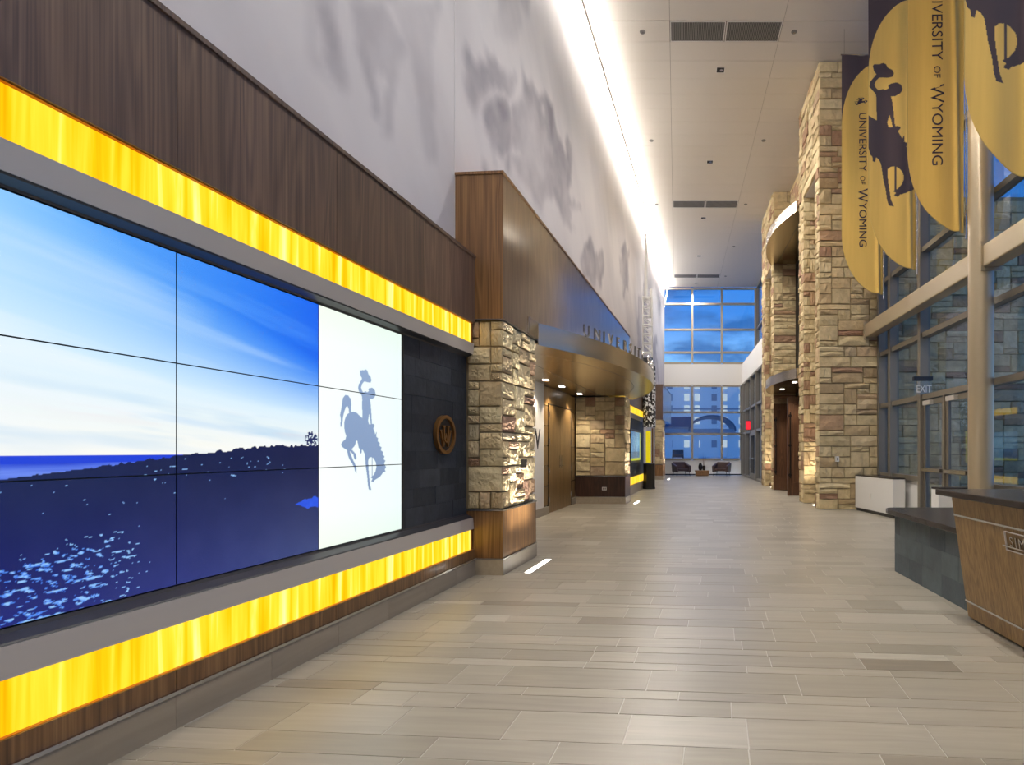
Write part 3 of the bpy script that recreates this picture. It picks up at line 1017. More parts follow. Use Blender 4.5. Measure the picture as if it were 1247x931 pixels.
def slate_tiles(parent, s0, s1, z0, z1, rowh, ln, fn, mat):
    z, k = z0, 0
    nr = round((z1 - z0) / rowh); rowh = (z1 - z0) / nr
    for k in range(nr):
        a = s0 - r_s.choice((0, .33, .66, .5)) * ln
        while a < s1:
            b = a + ln * r_s.choice((1, 1, .75))
            lo, hi = max(a, s0), min(b, s1)
            if hi - lo > .03:
                pr = r_s.uniform(.001, .004)
                mk('slate_tile', fn(lo + .001, hi - .001, z0 + k * rowh + .001, z0 + (k + 1) * rowh - .001, pr), mat, parent)
            a = b


slate_tiles(slate, 5.0, PS - .002, .69, 2.44, .175, .40, lambda a, b, c, d, p: MB().box(-.006, p, a, b, c, d), M['slate'])

med = thing('medallion', 'round bronze monogram medallion mounted on the dark slate panel', 'medallion', (.004, 5.715, 1.36), LF)


def disc(r0, r1, d0, d1, n=40, cs=5.715, cz=1.56):
    m_ = MB(); v = []
    for dd, r in ((d0, r0), (d0, r1), (d1, r1), (d1, r0)):
        for i in range(n):
            t_ = 2 * math.pi * i / n
            v.append((dd, cs + r * math.cos(t_), cz + r * math.sin(t_)))
    f = []
    for q in range(4):
        for i in range(n):
            j = (i + 1) % n
            f.append((q * n + i, q * n + j, ((q + 1) % 4) * n + j, ((q + 1) % 4) * n + i))
    return m_.add(v, f)


mk('disc', disc(.001, .185, .006, .022), M['bronze_dark'], med, smooth=40)
mk('rim', disc(.165, .2, .006, .045), M['bronze'], med, smooth=40)


def stroke(m_, p, q, w, d0, d1):
    p, q = Vector((0, *p)), Vector((0, *q))
    t_ = (q - p).normalized(); nrm = Vector((0, -t_.z, t_.y)) * w / 2
    c = [p - nrm, q - nrm, q + nrm, p + nrm]
    m_.hexa([(d0, a.y, a.z) for a in c] + [(d1, a.y, a.z) for a in c])


mw, mu = MB(), MB()
cs, cz = 5.715, 1.55
for p, q in (((-.10, .05), (-.045, -.11)), ((-.045, -.11), (0, .02)), ((0, .02), (.045, -.11)), ((.045, -.11), (.10, .05))):
    stroke(mw, (cs + p[0], cz + p[1]), (cs + q[0], cz + q[1]), .02, .022, .04)
for x in (-.10, .10): stroke(mw, (cs + x - .022, cz + .052), (cs + x + .022, cz + .052), .014, .022, .04)
for p, q in (((-.045, .09), (-.045, -.03)), ((.045, .09), (.045, -.03)), ((-.045, -.03), (-.015, -.065)), ((-.015, -.065), (.015, -.065)), ((.015, -.065), (.045, -.03)),
             ((-.065, .095), (-.025, .095)), ((.025, .095), (.065, .095))):
    stroke(mu, (cs + p[0], cz + p[1]), (cs + q[0], cz + q[1]), .018, .022, .046)
mk('letter_w', mw, M['bronze'], med)
mk('letter_u', mu, M['bronze'], med)

# baseboards of the left side
bb = tag(empty('baseboard_left', (.1, 3, 0), LF), kind='structure')
a = VS0
while a < PS - .01:
    b = min(a + .6, PS)
    mk('base_tile', MB().box(.0, .108, a + .001, b - .001, 0, .172), M['base_tile'], bb)
    a = b
mk('metal_strip', MB().box(.0, .113, VS0, PS, .172, .19), M['chrome'], bb)


# ------------------------------------------------------------------ stone piers on the left
def left_pier(label, s0, s1, d0, d1, lib, warm, seed, zt=2.86, hi=True):
    t = thing('stone_pier', label, 'pier', ((d0 + d1) / 2, (s0 + s1) / 2, 0), LF)
    mk('core', MB().box(d0, d1 - .045, s0 + .045, s1, .73, zt), M['mortar'], t)
    for a, b in ((s0, s1),):
        h = (d0 + d1) / 2
        mk('wood_panel', MB().box(d0, d1 - .021, s0, s0 + .02, .19, .72), warm, t)
        half = (s0 + s1) / 2
        mk('wood_panel', MB().box(d1 - .02, d1, s0, half - .002, .19, .72), warm, t)
        mk('wood_panel', MB().box(d1 - .02, d1, half + .002, s1, .19, .72), warm, t)
        mk('wood_core', MB().box(d0, d1 - .021, s0 + .021, s1, .0, .72), M['mortar'], t)
    mk('ledge_trim', MB().box(d0, d1 + .012, s0 - .012, s0 + .03, .72, .735).box(d1 - .03, d1 + .012, s0 + .03, s1, .72, .735), M['chrome'], t)
    mk('base_tile', MB().box(d0, d1 + .001, s0 - .012, s0 - .001, 0, .172), M['base_tile'], t)
    mk('base_tile', MB().box(d1 + .001, d1 + .012, s0 - .012, s1, 0, .172), M['base_tile'], t)
    mk('metal_strip', MB().box(d0, d1 + .014, s0 - .014, s0 - .001, .172, .188).box(d1 + .001, d1 + .014, s0 - .001, s1, .172, .188), M['chrome'], t)
    uw, uh = (.105, .098) if hi else (.13, .12)
    da = max(d0, .004) if hi else d0
    fc = [((da, s0 + .046, .737), (0, -1, 0), d1 - .046 - da + .03, zt - .74, .14 if hi else uw, uh, .05, 3 if hi else 4),
          ((d1 - .046, s0 + .02, .737), (1, 0, 0), s1 - s0 - .02, zt - .74, uw, uh, .06, 4)]
    lay_stones(t, fc, lib, random.Random(seed))
    return t


pier1 = left_pier('sandstone pier with walnut base beside the slate panel and medallion', PS, PE, DM, PD, ROCK_HI, M['walnut_warm'], 3)
pier2 = left_pier('sandstone return wall with dark walnut base beside the double walnut doors', 14.5, 15.35, -.9, PD, ROCK_LO, M['walnut_deep'], 9, 2.80, hi=False)
pier3 = left_pier('slim sandstone pier with wood base near the far window wall armchairs', 26.4, 27.6, DM, .22, ROCK_LO, M['walnut_warm'], 15, 2.86, hi=False)
t = thing('sensor_box', 'small black box fixed on the lit side of the sandstone pier', 'sensor', (PD, 6.86, 1.2), LF)
mk('housing', MB().box(PD - .01, PD + .06, 6.83, 6.89, 1.19, 1.29), M['black'], t, bevel=.006)
mk('lens', MB().tube((PD + .06, 6.86, 1.25), (PD + .068, 6.86, 1.25), .015, 12), M['chrome'], t)


def floor_light(d, s0, s1, label, energy, aim):
    t = thing('floor_uplight', label, 'floor light', (d, (s0 + s1) / 2, 0), LF, group='in-floor linear uplights')
    w = .05
    mk('frame', MB().box(d - w, d + w, s0, s0 + .03, .0, .006).box(d - w, d + w, s1 - .03, s1, .0, .006)
       .box(d - w, d - w + .014, s0 + .03, s1 - .03, .0, .006).box(d + w - .014, d + w, s0 + .03, s1 - .03, .0, .006), M['frame_grey'], t)
    mk('lens', MB().box(d - w + .014, d + w - .014, s0 + .03, s1 - .03, .001, .004), M['floor_lens'], t)
    p = LF @ Vector((d, (s0 + s1) / 2, .012)); q = LF @ Vector((aim, (s0 + s1) / 2, 2.2))
    L = lamp('uplight_beam', 'AREA', p, energy, NEUT, q, shape='RECTANGLE', size=.05, size_y=s1 - s0 - .06, spread=math.radians(46))
    L.rotation_euler = (LF.to_3x3() @ Matrix.Rotation(math.pi - math.atan2(d - aim, 2.2), 3, 'Y')).to_euler()
    return t


floor_light(.66, 6.36, 7.2, 'linear floor uplight washing the sandstone pier beside the video wall', 11, .40)
floor_light(.66, 14.55, 15.3, 'linear floor uplight washing the sandstone return wall by the black kiosk', 10, .40)
floor_light(.46, 26.5, 27.3, 'linear floor uplight at the slim sandstone pier by the far windows', 10, .2)

# ------------------------------------------------------------------ walnut bulkhead over the alcove
for s0, s1, dd, lab in ((PS, 15.25, PD, 'long walnut bulkhead box above the sandstone pier and curved steel canopy'),
                        (26.4, 31.05, .22, 'walnut bulkhead box over the slim sandstone pier near the far windows')):
    t = thing('wood_bulkhead', lab, 'bulkhead', ((dd + DM) / 2, (s0 + s1) / 2, 2.86), LF)
    mk('core', MB().box(DM + .002, dd - .021, s0 + .021, s1 - .0, 2.862, 4.5), M['walnut'], t)
    mk('end_panel', MB().box(DM + .002, dd, s0, s0 + .02, 2.875, 4.5), M['walnut_warm'] if s0 < 10 else M['walnut'], t)
    n = max(2, round((s1 - s0) / 1.2))
    for k in range(n):
        a, b = s0 + .02 + (s1 - s0 - .02) * k / n, s0 + .02 + (s1 - s0 - .02) * (k + 1) / n
        mk('side_panel', MB().box(dd - .02, dd, a + .0015, b - .0015, 2.875, 4.5), M['walnut_gloss'], t)
    mk('cap_trim', MB().box(DM + .002, dd + .012, s0 - .012, s1, 4.5, 4.53), M['walnut_warm'], t)
    mk('bottom_trim', MB().box(DM + .002, dd + .006, s0 - .006, s1, 2.861, 2.875), M['chrome'], t)

# ------------------------------------------------------------------ alcove under the canopy
alc = sempty('wall_alcove', (-.9, 11, 0), LF)
mk('plaster_wall', MB().box(-1.05, -.9, 7.3, 11.86, 0, 2.85), M['white'], alc)
mk('outer_wall', MB().box(-1.3, -1.05, 7.0, 15.6, -.1, 3.1).box(-1.05, DM - .35, 15.36, 15.6, -.1, 3.1).box(-1.05, DM - .35, 7.0, 15.36, 2.86, 3.1).box(-1.05, DM - .35, 7.0, 7.2, -.1, 2.86), M['core'], alc)
mk('end_wall', MB().box(-1.05, DM, 7.2, 7.32, 0, 2.85), M['white'], alc)
mk('wood_backing', MB().box(-1.05, -.94, 11.86, 14.55, 0, 2.85), M['walnut'], alc)
for a, b in ((11.87, 12.2), (14.1, 14.5)):
    for z0, z1 in ((.19, .62), (.63, 1.06), (1.07, 1.5), (1.51, 1.94), (1.95, 2.38), (2.39, 2.8)):
        mk('wood_panel', MB().box(-.94, -.915, a, b - .004, z0, z1 - .012), M['oak_desk'], alc)
        mk('metal_strip', MB().box(-.94, -.912, a, b - .004, z1 - .01, z1 + .008), M['chrome'], alc)
mk('wood_panel', MB().box(-.94, -.915, 12.2, 14.1, 2.44, 2.8), M['oak_desk'], alc)
mk('base_tile', MB().box(-.94, -.885, 7.4, 12.19, 0, .172), M['base_tile'], alc)
mk('base_tile', MB().box(-.94, -.885, 14.11, 14.48, 0, .172), M['base_tile'], alc)
door = sempty('door_1', (-.9, 13.15, 0), LF)
mk('door_frame', MB().box(-.94, -.9, 12.2, 12.225, 0, 2.44).box(-.94, -.9, 14.075, 14.1, 0, 2.44).box(-.94, -.9, 12.225, 14.075, 2.415, 2.44), M['bronze_dark'], door)
for a, b, hs_, hp in ((12.228, 13.148, 12.232, 13.06), (13.152, 14.072, 14.068, 13.24)):
    lf = mk('door_leaf', MB().box(-.935, -.905, a, b, .01, 2.41), M['oak_desk'], door)
    for z in (.3, .95, 1.6, 2.2):
        mk('hinge', MB().tube((-.895, hs_, z - .06), (-.895, hs_, z + .06), .012, 8), M['chrome'], lf)
    h = MB().box(-.905, -.895, hp - .02, hp + .02, .98, 1.28)
    h.tube((-.895, hp, 1.04), (-.86, hp, 1.04), .009, 8).tube((-.86, hp - .07, 1.04), (-.86, hp + .06, 1.04), .009, 8)
    mk('handle', h, M['chrome'], lf)
me = text_mesh('W', .62, .004)
wsign = thing('wall_letter', 'black letter W on the white alcove wall beside the walnut doors', 'sign', (-.9, 11.4, 1.4), LF)
mm = MB().add([(-.9 + .004 + z, 11.62 - .62 + x * .95, 1.42 + y) for x, y, z in (v.co for v in me.vertices)], [tuple(p.vertices) for p in me.polygons])
mk('letter', mm, M['black'], wsign)
t = thing('wall_socket', 'white double socket plate on the dark walnut base of the return wall', 'socket', (-.13, 14.5, .38), LF)
mk('plate', MB().box(-.19, -.07, 14.492, 14.5, .36, .44), M['trim_white'], t)
mk('outlet', MB().box(-.175, -.14, 14.489, 14.492, .375, .425), M['vent'], t)
mk('outlet', MB().box(-.12, -.085, 14.489, 14.492, .375, .425), M['vent'], t)


# ------------------------------------------------------------------ curved steel canopies
def arc_pts(p, q, sag, n=40):
    p, q = Vector(p), Vector(q)
    c = (q - p); L = c.length
    R = (L * L / 4 + sag * sag) / (2 * abs(sag))
    side = Vector((c.y, -c.x)).normalized() * (1 if sag > 0 else -1)     # right of p->q for positive sag
    ctr = (p + q) / 2 + side * (abs(sag) - R)
    a0 = math.atan2(p.y - ctr.y, p.x - ctr.x); a1 = math.atan2(q.y - ctr.y, q.x - ctr.x)
    d_ = a1 - a0
    while d_ > math.pi: d_ -= 2 * math.pi
    while d_ < -math.pi: d_ += 2 * math.pi
    return [(ctr.x + R * math.cos(a0 + d_ * k / n), ctr.y + R * math.sin(a0 + d_ * k / n)) for k in range(n + 1)]


def canopy(label, arc, back, z0, z1, frm, base, fascia_mat, soffit_mat, deck_back=None):
    t = thing('steel_canopy', label, 'canopy', base, frm)
    inner = arc
    fz = MB()
    n = len(arc)
    off = []
    for i, (x, y) in enumerate(arc):
        a_, b_ = arc[max(i - 1, 0)], arc[min(i + 1, n - 1)]
        tx, ty = b_[0] - a_[0], b_[1] - a_[1]
        L = math.hypot(tx, ty)
        off.append((ty / L, -tx / L))
    sgn = 1 if sum(o_[0] for o_ in off) * (arc[n // 2][0] - back[0][0]) > 0 else -1
    outer = [(x + sgn * ox * .012, y + sgn * oy * .012) for (x, y), (ox, oy) in zip(arc, off)]
    v, f = [], []
    for (x, y), (X, Y) in zip(inner, outer):
        v += [(x, y, z0), (X, Y, z0), (X, Y, z1), (x, y, z1)]
    for i in range(n - 1):
        a_, b_ = i * 4, i * 4 + 4
        for q in range(4):
            f.append((a_ + q, a_ + (q + 1) % 4, b_ + (q + 1) % 4, b_ + q))
    f += [(0, 3, 2, 1), (n * 4 - 4, n * 4 - 3, n * 4 - 2, n * 4 - 1)]
    fz.add(v, f)
    mk('fascia', fz, fascia_mat, t, smooth=30)
    poly = list(arc) + list(back)
    area = sum(poly[i][0] * poly[(i + 1) % len(poly)][1] - poly[(i + 1) % len(poly)][0] * poly[i][1] for i in range(len(poly)))
    if area < 0: poly = poly[::-1]
    mk('soffit', MB().prism(poly, z0 + .012, z0 + .03), soffit_mat, t)
    if deck_back:
        poly = list(arc) + list(deck_back)
        poly = poly[::-1] if area < 0 else poly
    mk('deck', MB().prism(poly, z1 - .04, z1 - .02), M['frame_grey'], t)
    return t, outer


pA = (PD + .012, PE + .03); pB = (PD + .012, 15.45)
arcL = arc_pts(pA, pB, 1.02)
back = [(DM, 15.45), (-.9, 14.49), (-.9, 7.42), (DM, 7.42)]
back = [(PD - .02, 15.42), (PD - .02, 14.46), (-.88, 14.46), (-.88, 7.42)]
canL, outL = canopy('curved brushed steel canopy with letters over the alcove entrance', arcL, back, 2.80, 3.09, LF, (0.6, 11.4, 2.8), M['steel'], M['soffit_steel'], [(PD + .008, 15.44), (PD + .008, 7.44)])
inner = arc_pts((PD - .2, PE + .8), (PD - .2, 14.6), .82)
mk('soffit_joint', MB().add([(x, y, 2.8115) for x, y in inner] + [(x - .012, y, 2.8115) for x, y in inner], [(i, i + 1, 41 + i + 1, 41 + i) for i in range(40)]), M['bronze_dark'], canL)
mk('soffit_joint', MB().box(-.2, -.19, 7.44, 14.4, 2.810, 2.8118), M['bronze_dark'], canL)
mk('fascia_return', MB().box(PD - .02, PD + .024, 7.05, PE + .04, 2.875, 3.09), M['steel'], canL)
SO_LABEL = ['square soffit light over the white alcove wall hidden behind the sandstone pier', 'square soffit light over the white wall bearing the black letter',
            'square soffit light over the nearer edge of the walnut double doors', 'square soffit light over the walnut doors beside the stone return wall']
for k, s in enumerate((9.95, 11.1, 12.25, 13.85)):
    d = -.62
    t = thing('soffit_light', SO_LABEL[k], 'downlight', (d, s, 2.79), LF, group='soffit lights by the walnut doors')
    mk('trim', MB().box(d - .075, d + .075, s - .075, s + .075, 2.806, 2.8118), M['chrome'], t)
    mk('lens', MB().box(d - .055, d + .055, s - .055, s + .055, 2.803, 2.8058), M['lens'], t)
    p = LF @ Vector((d, s, 2.79))
    lamp('soffit_beam', 'SPOT', p, 85, WARM, p - Vector((0, 0, 1)), spot_size=math.radians(110), spot_blend=.6, shadow_soft_size=.05)

# letters on the canopy edge
sign = thing('store_sign', 'upright steel letters reading UNIVERSITY STORE along the canopy edge', 'sign', (1.2, 10.5, 3.09), LF)
words = 'UNIVERSITY STORE'
acc = [0.0]
for i in range(1, len(outL)):
    acc.append(acc[-1] + math.hypot(outL[i][0] - outL[i - 1][0], outL[i][1] - outL[i - 1][1]))
pos = 0.93
for ch in words:
    if ch == ' ':
        pos += .30; continue
    i = max(k for k in range(len(acc)) if acc[k] <= pos); i = min(i, len(outL) - 2)
    q = (pos - acc[i]) / (acc[i + 1] - acc[i])
    x = outL[i][0] + (outL[i + 1][0] - outL[i][0]) * q; y = outL[i][1] + (outL[i + 1][1] - outL[i][1]) * q
    tx, ty = outL[i + 1][0] - outL[i][0], outL[i + 1][1] - outL[i][1]
    L = math.hypot(tx, ty); tx, ty = tx / L, ty / L
    me = text_mesh(ch, .25, .012)
    mm = MB().add([(x + tx * a - ty * -c - .0 * b, y + ty * a + tx * -c, 3.092 + b) for a, b, c in (v.co for v in me.vertices)], [tuple(p.vertices) for p in me.polygons])
    mk('letter', mm, M['chrome'], sign)
    pos += .17 if ch == 'I' else .275

# ------------------------------------------------------------------ second display bay
D2, E2 = 15.36, 21.2
bay2 = tag(empty('trim_1', (.1, 18, 0), LF), kind='structure')
for a, b in ((D2, 16.6), (16.6, 17.8), (17.8, 19.0), (19.0, 20.2), (20.2, E2)):
    bar('wood_panel', [(DM, 2.825), (.10, 2.825), (.10, 3.57), (DM, 3.57)], a + .002, b - .002, M['walnut'], bay2)
    bar('base_tile', [(.0, .0), (.108, .0), (.108, .28), (.0, .28)], a + .001, b - .001, M['base_tile'], bay2)
for z0, z1, lab in ((2.6, 2.82, 'short amber backlit band above the wall screen behind the black kiosk'), (.292, .515, 'short amber backlit band low on the wall behind the black kiosk')):
    t = thing('backlit_band', lab, 'wall light', (.05, 18, z0), LF)
    mk('onyx_panel', MB().box(0, .062, D2, 18.2, z0, z1), M['amber'], t)
    mk('onyx_panel', MB().box(0, .062, 18.203, E2, z0, z1), M['amber'], t)
    mk('lit_wood_lip', MB().box(0, .085, D2, E2, z1 if z0 > 1 else z0 - .004, z1 + .006 if z0 > 1 else z0), M['amber_glow_paint'], t)  # same orange lip, the band's light painted on as colour
f2 = thing('steel_rail', 'plain grey metal band under the short amber band', 'trim', (.05, 18, 2.45), LF)
bar('bevel', [(0, 2.46), (.03, 2.46), (.085, 2.597), (0, 2.597)], D2, E2, M['frame_grey'], f2)
sl2 = thing('slate_wall', 'dark slate tile panel around the wall screen behind the black kiosk', 'slate wall', (0, 18, .52), LF)
mk('backing', MB().box(-.10, -.006, D2, E2, .517, 2.46), M['black_joint'], sl2)
slate_tiles(sl2, D2, E2, .52, 2.46, .32, .62, lambda a, b, c, d, p: MB().box(-.006, p, a, b, c, d), M['slate'])
tv = thing('wall_screen', 'framed wall screen with blue and yellow picture on dark slate', 'screen', (.03, 19, 1.0), LF)
mk('bezel', MB().box(.005, .05, 17.75, 20.05, .98, 2.1), M['black'], tv)
nx, ny = 60, 32
S, Z = np.meshgrid(np.linspace(17.85, 19.95, nx), np.linspace(1.06, 2.02, ny))
q = fbm(S * 2, Z * 3, 61)[..., None]
c = np.array([30, 90, 150.0]) * (1 - q) + np.array([150, 205, 235.0]) * q
c = np.where((Z < 1.35)[..., None], c * .45 + np.array([20, 40, 60.0]), c)
c = np.where((Z < 1.13)[..., None] | (S > 19.75)[..., None], np.array([190, 200, 40.0]), c)
P = np.stack([np.full(S.size, .052), S.ravel(), Z.ravel()], 1) - np.array(BASE[tv.name])
put('picture', print_mesh('picture', P, srgb(c).reshape(-1, 3), grid_faces(nx, ny)), M['tvblue'], tv)

# ------------------------------------------------------------------ kiosk with drum and lattice tower
KX, KY = -1.0, 20.2
kio = thing('display_kiosk', 'black display kiosk with glass case and printed drum by the slate wall', 'kiosk', (KX, KY, 0))
mk('plinth', MB().lathe([(.24, 0), (.24, .06), (.225, .06), (.225, .90), (.235, .92)], KX, KY, 8, math.pi / 8), M['black'], kio)
mk('glass_case', MB().lathe([(.215, .921), (.215, 2.239)], KX, KY, 24), M['case_glass'], kio, smooth=40)
mk('display_panel', MB().box(KX - .12, KX + .06, KY - .03, KY, .95, 2.1), M['yellow'], kio)
mk('inner_post', MB().tube((KX + .12, KY, .93), (KX + .12, KY, 2.2), .03, 10), M['bronze'], kio)
dm, n_, l_, p_ = new_mat('drum_print')
c_ = coords(n_, l_, (5, 5, 4.2))
vo = n_.new('ShaderNodeTexNoise'); vo.inputs['Scale'].default_value = 2.4; vo.inputs['Detail'].default_value = 2
l_.new(c_, vo.inputs['Vector'])
rr_ = ramp(n_, [(0.0, (.012, .012, .014)), (0.53, (.85, .87, .9))], 'CONSTANT')
l_.new(vo.outputs['Fac'], rr_.inputs['Fac']); l_.new(rr_.outputs['Color'], p_.inputs['Base Color'])
p_.inputs['Roughness'].default_value = .4
mk('printed_drum', MB().lathe([(.235, 2.24), (.235, 4.45)], KX, KY, 28), dm, kio, smooth=40)
tw = thing('lattice_tower', 'white steel lattice tower with pole on top of the black kiosk', 'tower', (KX - .06, KY, 4.45))
hw, TX = .165, KX - .06
mk('footing', MB().box(TX - .19, TX + .19, KY - .17, KY + .17, 4.451, 4.75), M['black'], tw)
for sx in (-1, 1):
    for sy in (-1, 1):
        mk('leg', MB().box(TX + sx * hw - .022, TX + sx * hw + .022, KY + sy * hw - .022, KY + sy * hw + .022, 4.75, 6.98), M['lattice'], tw)
for k in range(7):
    z = 4.95 + k * .33
    rg = MB()
    for sy in (-1, 1):
        rg.box(TX - hw, TX + hw, KY + sy * hw - .015, KY + sy * hw + .015, z - .02, z + .02)
        rg.box(TX + sy * hw - .015, TX + sy * hw + .015, KY - hw, KY + hw, z - .02, z + .02)
    mk('ring_bar', rg, M['lattice'], tw)
    if k < 6:
        for sy in (-1, 1):
            mk('brace', MB().tube((TX - hw, KY + sy * hw, z + .31), (TX + hw, KY + sy * hw, z + .02), .014, 6), M['lattice'], tw)
mk('pole', MB().tube((TX - .06, KY, 6.9), (TX - .06, KY, 9.3), .05, 10).tube((TX - .06, KY, 6.9), (TX - .06, KY, 8.1), .065, 10), M['lattice'], tw)
mk('side_tube', MB().tube((TX + .13, KY - .1, 6.2), (TX + .13, KY - .1, 7.25), .05, 10), M['lattice'], tw)

# ------------------------------------------------------------------ far window wall
FY = 31.2
XW0, XW1 = -0.76, 4.5
wf = sempty('wall_far', (1.5, FY, 0))
mk('sill_wall', MB().box(-1.3, 3.75, FY, FY + .2, 0, .84), M['white'], wf)
mk('spandrel', MB().box(-1.3, 4.7, FY - .04, FY + .2, 5.08, 6.24), M['white'], wf)
mk('jamb_wall', MB().box(-1.6, XW0 - .02, FY, FY + .2, 0, ZC), M['white'], wf)
mk('base_strip', MB().box(-.74, 3.7, FY - .015, FY, 0, .07), M['black'], wf)
tag(mk('baseboard_far', MB().box(3.75, 4.9, FY - .02, FY + .2, 0, 5.08), M['white']), kind='structure')


def glazing(name, axis, pos, us, zs, mat, gl, w=.11, dep=.12, skip=(), pane_off=.0):
    """axis 'x': window in a plane y = pos, us are x values; axis 'y': plane x = pos, us are y values."""
    base = ((us[0] + us[-1]) / 2, pos, zs[0]) if axis == 'x' else (pos, (us[0] + us[-1]) / 2, zs[0])
    t = sempty(name, base)

    def bx(a0, a1, b0, b1, z0, z1):
        return MB().box(a0, a1, b0, b1, z0, z1) if axis == 'x' else MB().box(b0, b1, a0, a1, z0, z1)
    for u in us:
        mk('mullion', bx(u - w / 2, u + w / 2, pos - dep, pos + .05, zs[0], zs[-1]), mat, t)
    for z in zs:
        for a, b in zip(us[:-1], us[1:]):
            lo, hi = min(a, b) + w / 2, max(a, b) - w / 2
            mk('transom', bx(lo, hi, pos - dep * .75, pos + .05, z - w / 2, z + w / 2), mat, t)
    for i, (a, b) in enumerate(zip(us[:-1], us[1:])):
        for j, (c, d) in enumerate(zip(zs[:-1], zs[1:])):
            if (i, j) in skip: continue
            lo, hi = min(a, b) + w / 2, max(a, b) - w / 2
            mk('pane', bx(lo, hi, pos + .0, pos + .008, c + w / 2, d - w / 2), gl, t)
    return t


glazing('window_1', 'x', FY + .05, [XW0, .88, 2.54, 4.44], [6.30, 6.90, 8.19, 9.63, 10.5], M['mullion_far'], M['glass_far'])
glazing('window_2', 'x', FY + .05, [XW0, .88, 2.54, 3.62], [.90, 2.32, 3.53, 5.02], M['mullion_far'], M['glass_far'])

# right side beyond the far pier: low glazed side wall with white beam, clerestory above
wr = sempty('wall_right', (4.2, 27, 5.1))
mk('white_beam', MB().box(3.68, 4.6, 22.35, FY - .05, 5.09, 6.24), M['white'], wr)
glazing('window_3', 'y', 3.74, [22.45, 23.6, 25.3, 27.2, 29.0, 30.3, 31.12], [.06, 2.32, 3.53, 5.03], M['mullion'], M['glass'], w=.10, dep=.14)
glazing('window_4', 'y', 4.56, [22.4, 25.2, 28.1, 31.05], [6.30, 8.19, 10.5], M['mullion'], M['glass'], w=.10)
ex = thing('exit_sign', 'red lit exit sign on the far side door mullion', 'exit sign', (3.5, 27.2, 2.4))
mk('housing', MB().box(3.38, 3.62, 27.14, 27.2, 2.4, 2.85), M['black'], ex)
mk('sign_face', MB().box(3.39, 3.61, 27.132, 27.14, 2.42, 2.83), M['red_sign'], ex)
dr = sempty('door_4', (3.66, 26.25, 0))
mk('door_leaf', MB().box(3.6, 3.65, 25.4, 25.5, .07, 2.26).box(3.6, 3.65, 27.02, 27.12, .07, 2.26).box(3.6, 3.65, 25.5, 27.02, .07, .3).box(3.6, 3.65, 25.5, 27.02, 2.1, 2.26), M['mullion'], dr)
mk('push_bar', MB().box(3.53, 3.58, 25.55, 26.95, .98, 1.04).box(3.58, 3.6, 25.6, 25.66, .98, 1.04).box(3.58, 3.6, 26.85, 26.91, .98, 1.04), M['chrome'], dr)


# ------------------------------------------------------------------ stone piers on the right with portal between
def right_pier(label, x0, x1, y0, y1, n0, n1, nx, zn, seed, lib, xf1):
    t = thing('stone_pier', label, 'pier', ((x0 + x1) / 2, (y0 + y1) / 2, 0))
    e = .045
    c = MB().box(x0 + e, x1, y0 + e, n0, 0, ZC - .002).box(nx, x1, n0, n1, 0, zn).box(x0 + e, x1, n1, y1, 0, ZC - .002)
    mk('core', c, M['mortar'], t)
    mk('niche_head', MB().box(x0 + e, x1, n0, n1, zn, ZC - .002), M['mortar'], t)
    mk('niche_soffit', MB().box(x0 + e, nx, n0, n1, zn - .012, zn - .001), M['core'], t)
    fc = [((x0 + .01, y0 + e, 0), (0, -1, 0), xf1 - x0 - .01, ZC - .01, .15, .125, .07, 5),
          ((x0 + e, y1, zn), (-1, 0, 0), y1 - y0 - .02, ZC - .01 - zn, .15, .125, .07, 5),
          ((x0 + e, n0, 0), (-1, 0, 0), n0 - y0 - .02, zn, .15, .125, .065, 3),
          ((x0 + .01, n1 + 0, 0), (0, -1, 0), nx - x0 - .01, zn, .15, .125, .065, 3),
          ((x0 + e, y1, 0), (-1, 0, 0), y1 - n1, zn, .15, .125, .065, 3)]
    lay_stones(t, fc, lib, random.Random(seed), limit=290)
    return t


pM = right_pier('tall sandstone pier with niche rising to the ceiling behind the banners', 3.355, 4.85, 13.1, 15.25, 13.45, 14.72, 3.70, 8.1, 21, ROCK_LO, 4.86)
pF = right_pier('tall sandstone pier beyond the open wood doors near the far windows', 3.43, 5.0, 19.67, 22.35, 20.15, 21.6, 3.80, 8.1, 33, ROCK_LO, 4.24)
for (x, y, e_, tx, ty) in ((3.52, 14.1, 60, 3.52, 14.6), (3.6, 20.9, 60, 3.6, 21.5)):
    t = thing('floor_uplight', ('round floor uplight in the niche of the banner-side sandstone pier' if y < 17 else 'round floor uplight in the niche of the sandstone pier beyond the open doors'), 'floor light', (x, y, 0), group='round pier uplights')
    mk('rim', MB().lathe([(.09, 0), (.085, .008)], x, y, 20), M['frame_grey'], t)
    mk('lens', MB().lathe([(.06, .009), (.055, .011)], x, y, 20), M['floor_lens'], t)
    lamp('niche_beam', 'SPOT', (x, y, .03), e_ * 2.2, WARM, (tx, ty, 4), spot_size=math.radians(80), spot_blend=.6, shadow_soft_size=.05)
wp_ = sempty('wall_portal', (4.4, 17.4, 0))
mk('upper_wall', MB().box(4.05, 4.85, 15.26, 19.67, 8.0, ZC), M['mortar'], wp_)
lay_stones(wp_, [((4.05, 19.66, 8.3), (-1, 0, 0), 4.4, ZC - 8.31, .15, .125, .05, 5)], ROCK_LO, random.Random(4))
mk('dark_panel', MB().box(4.22, 4.4, 15.25, 19.67, 3.3, 8.0), M['iron'], wp_)
mk('side_panel', MB().box(4.22, 4.4, 15.25, 16.85, 0, 3.3).box(4.22, 4.4, 19.36, 19.67, 0, 3.3), M['door_wood'], wp_)
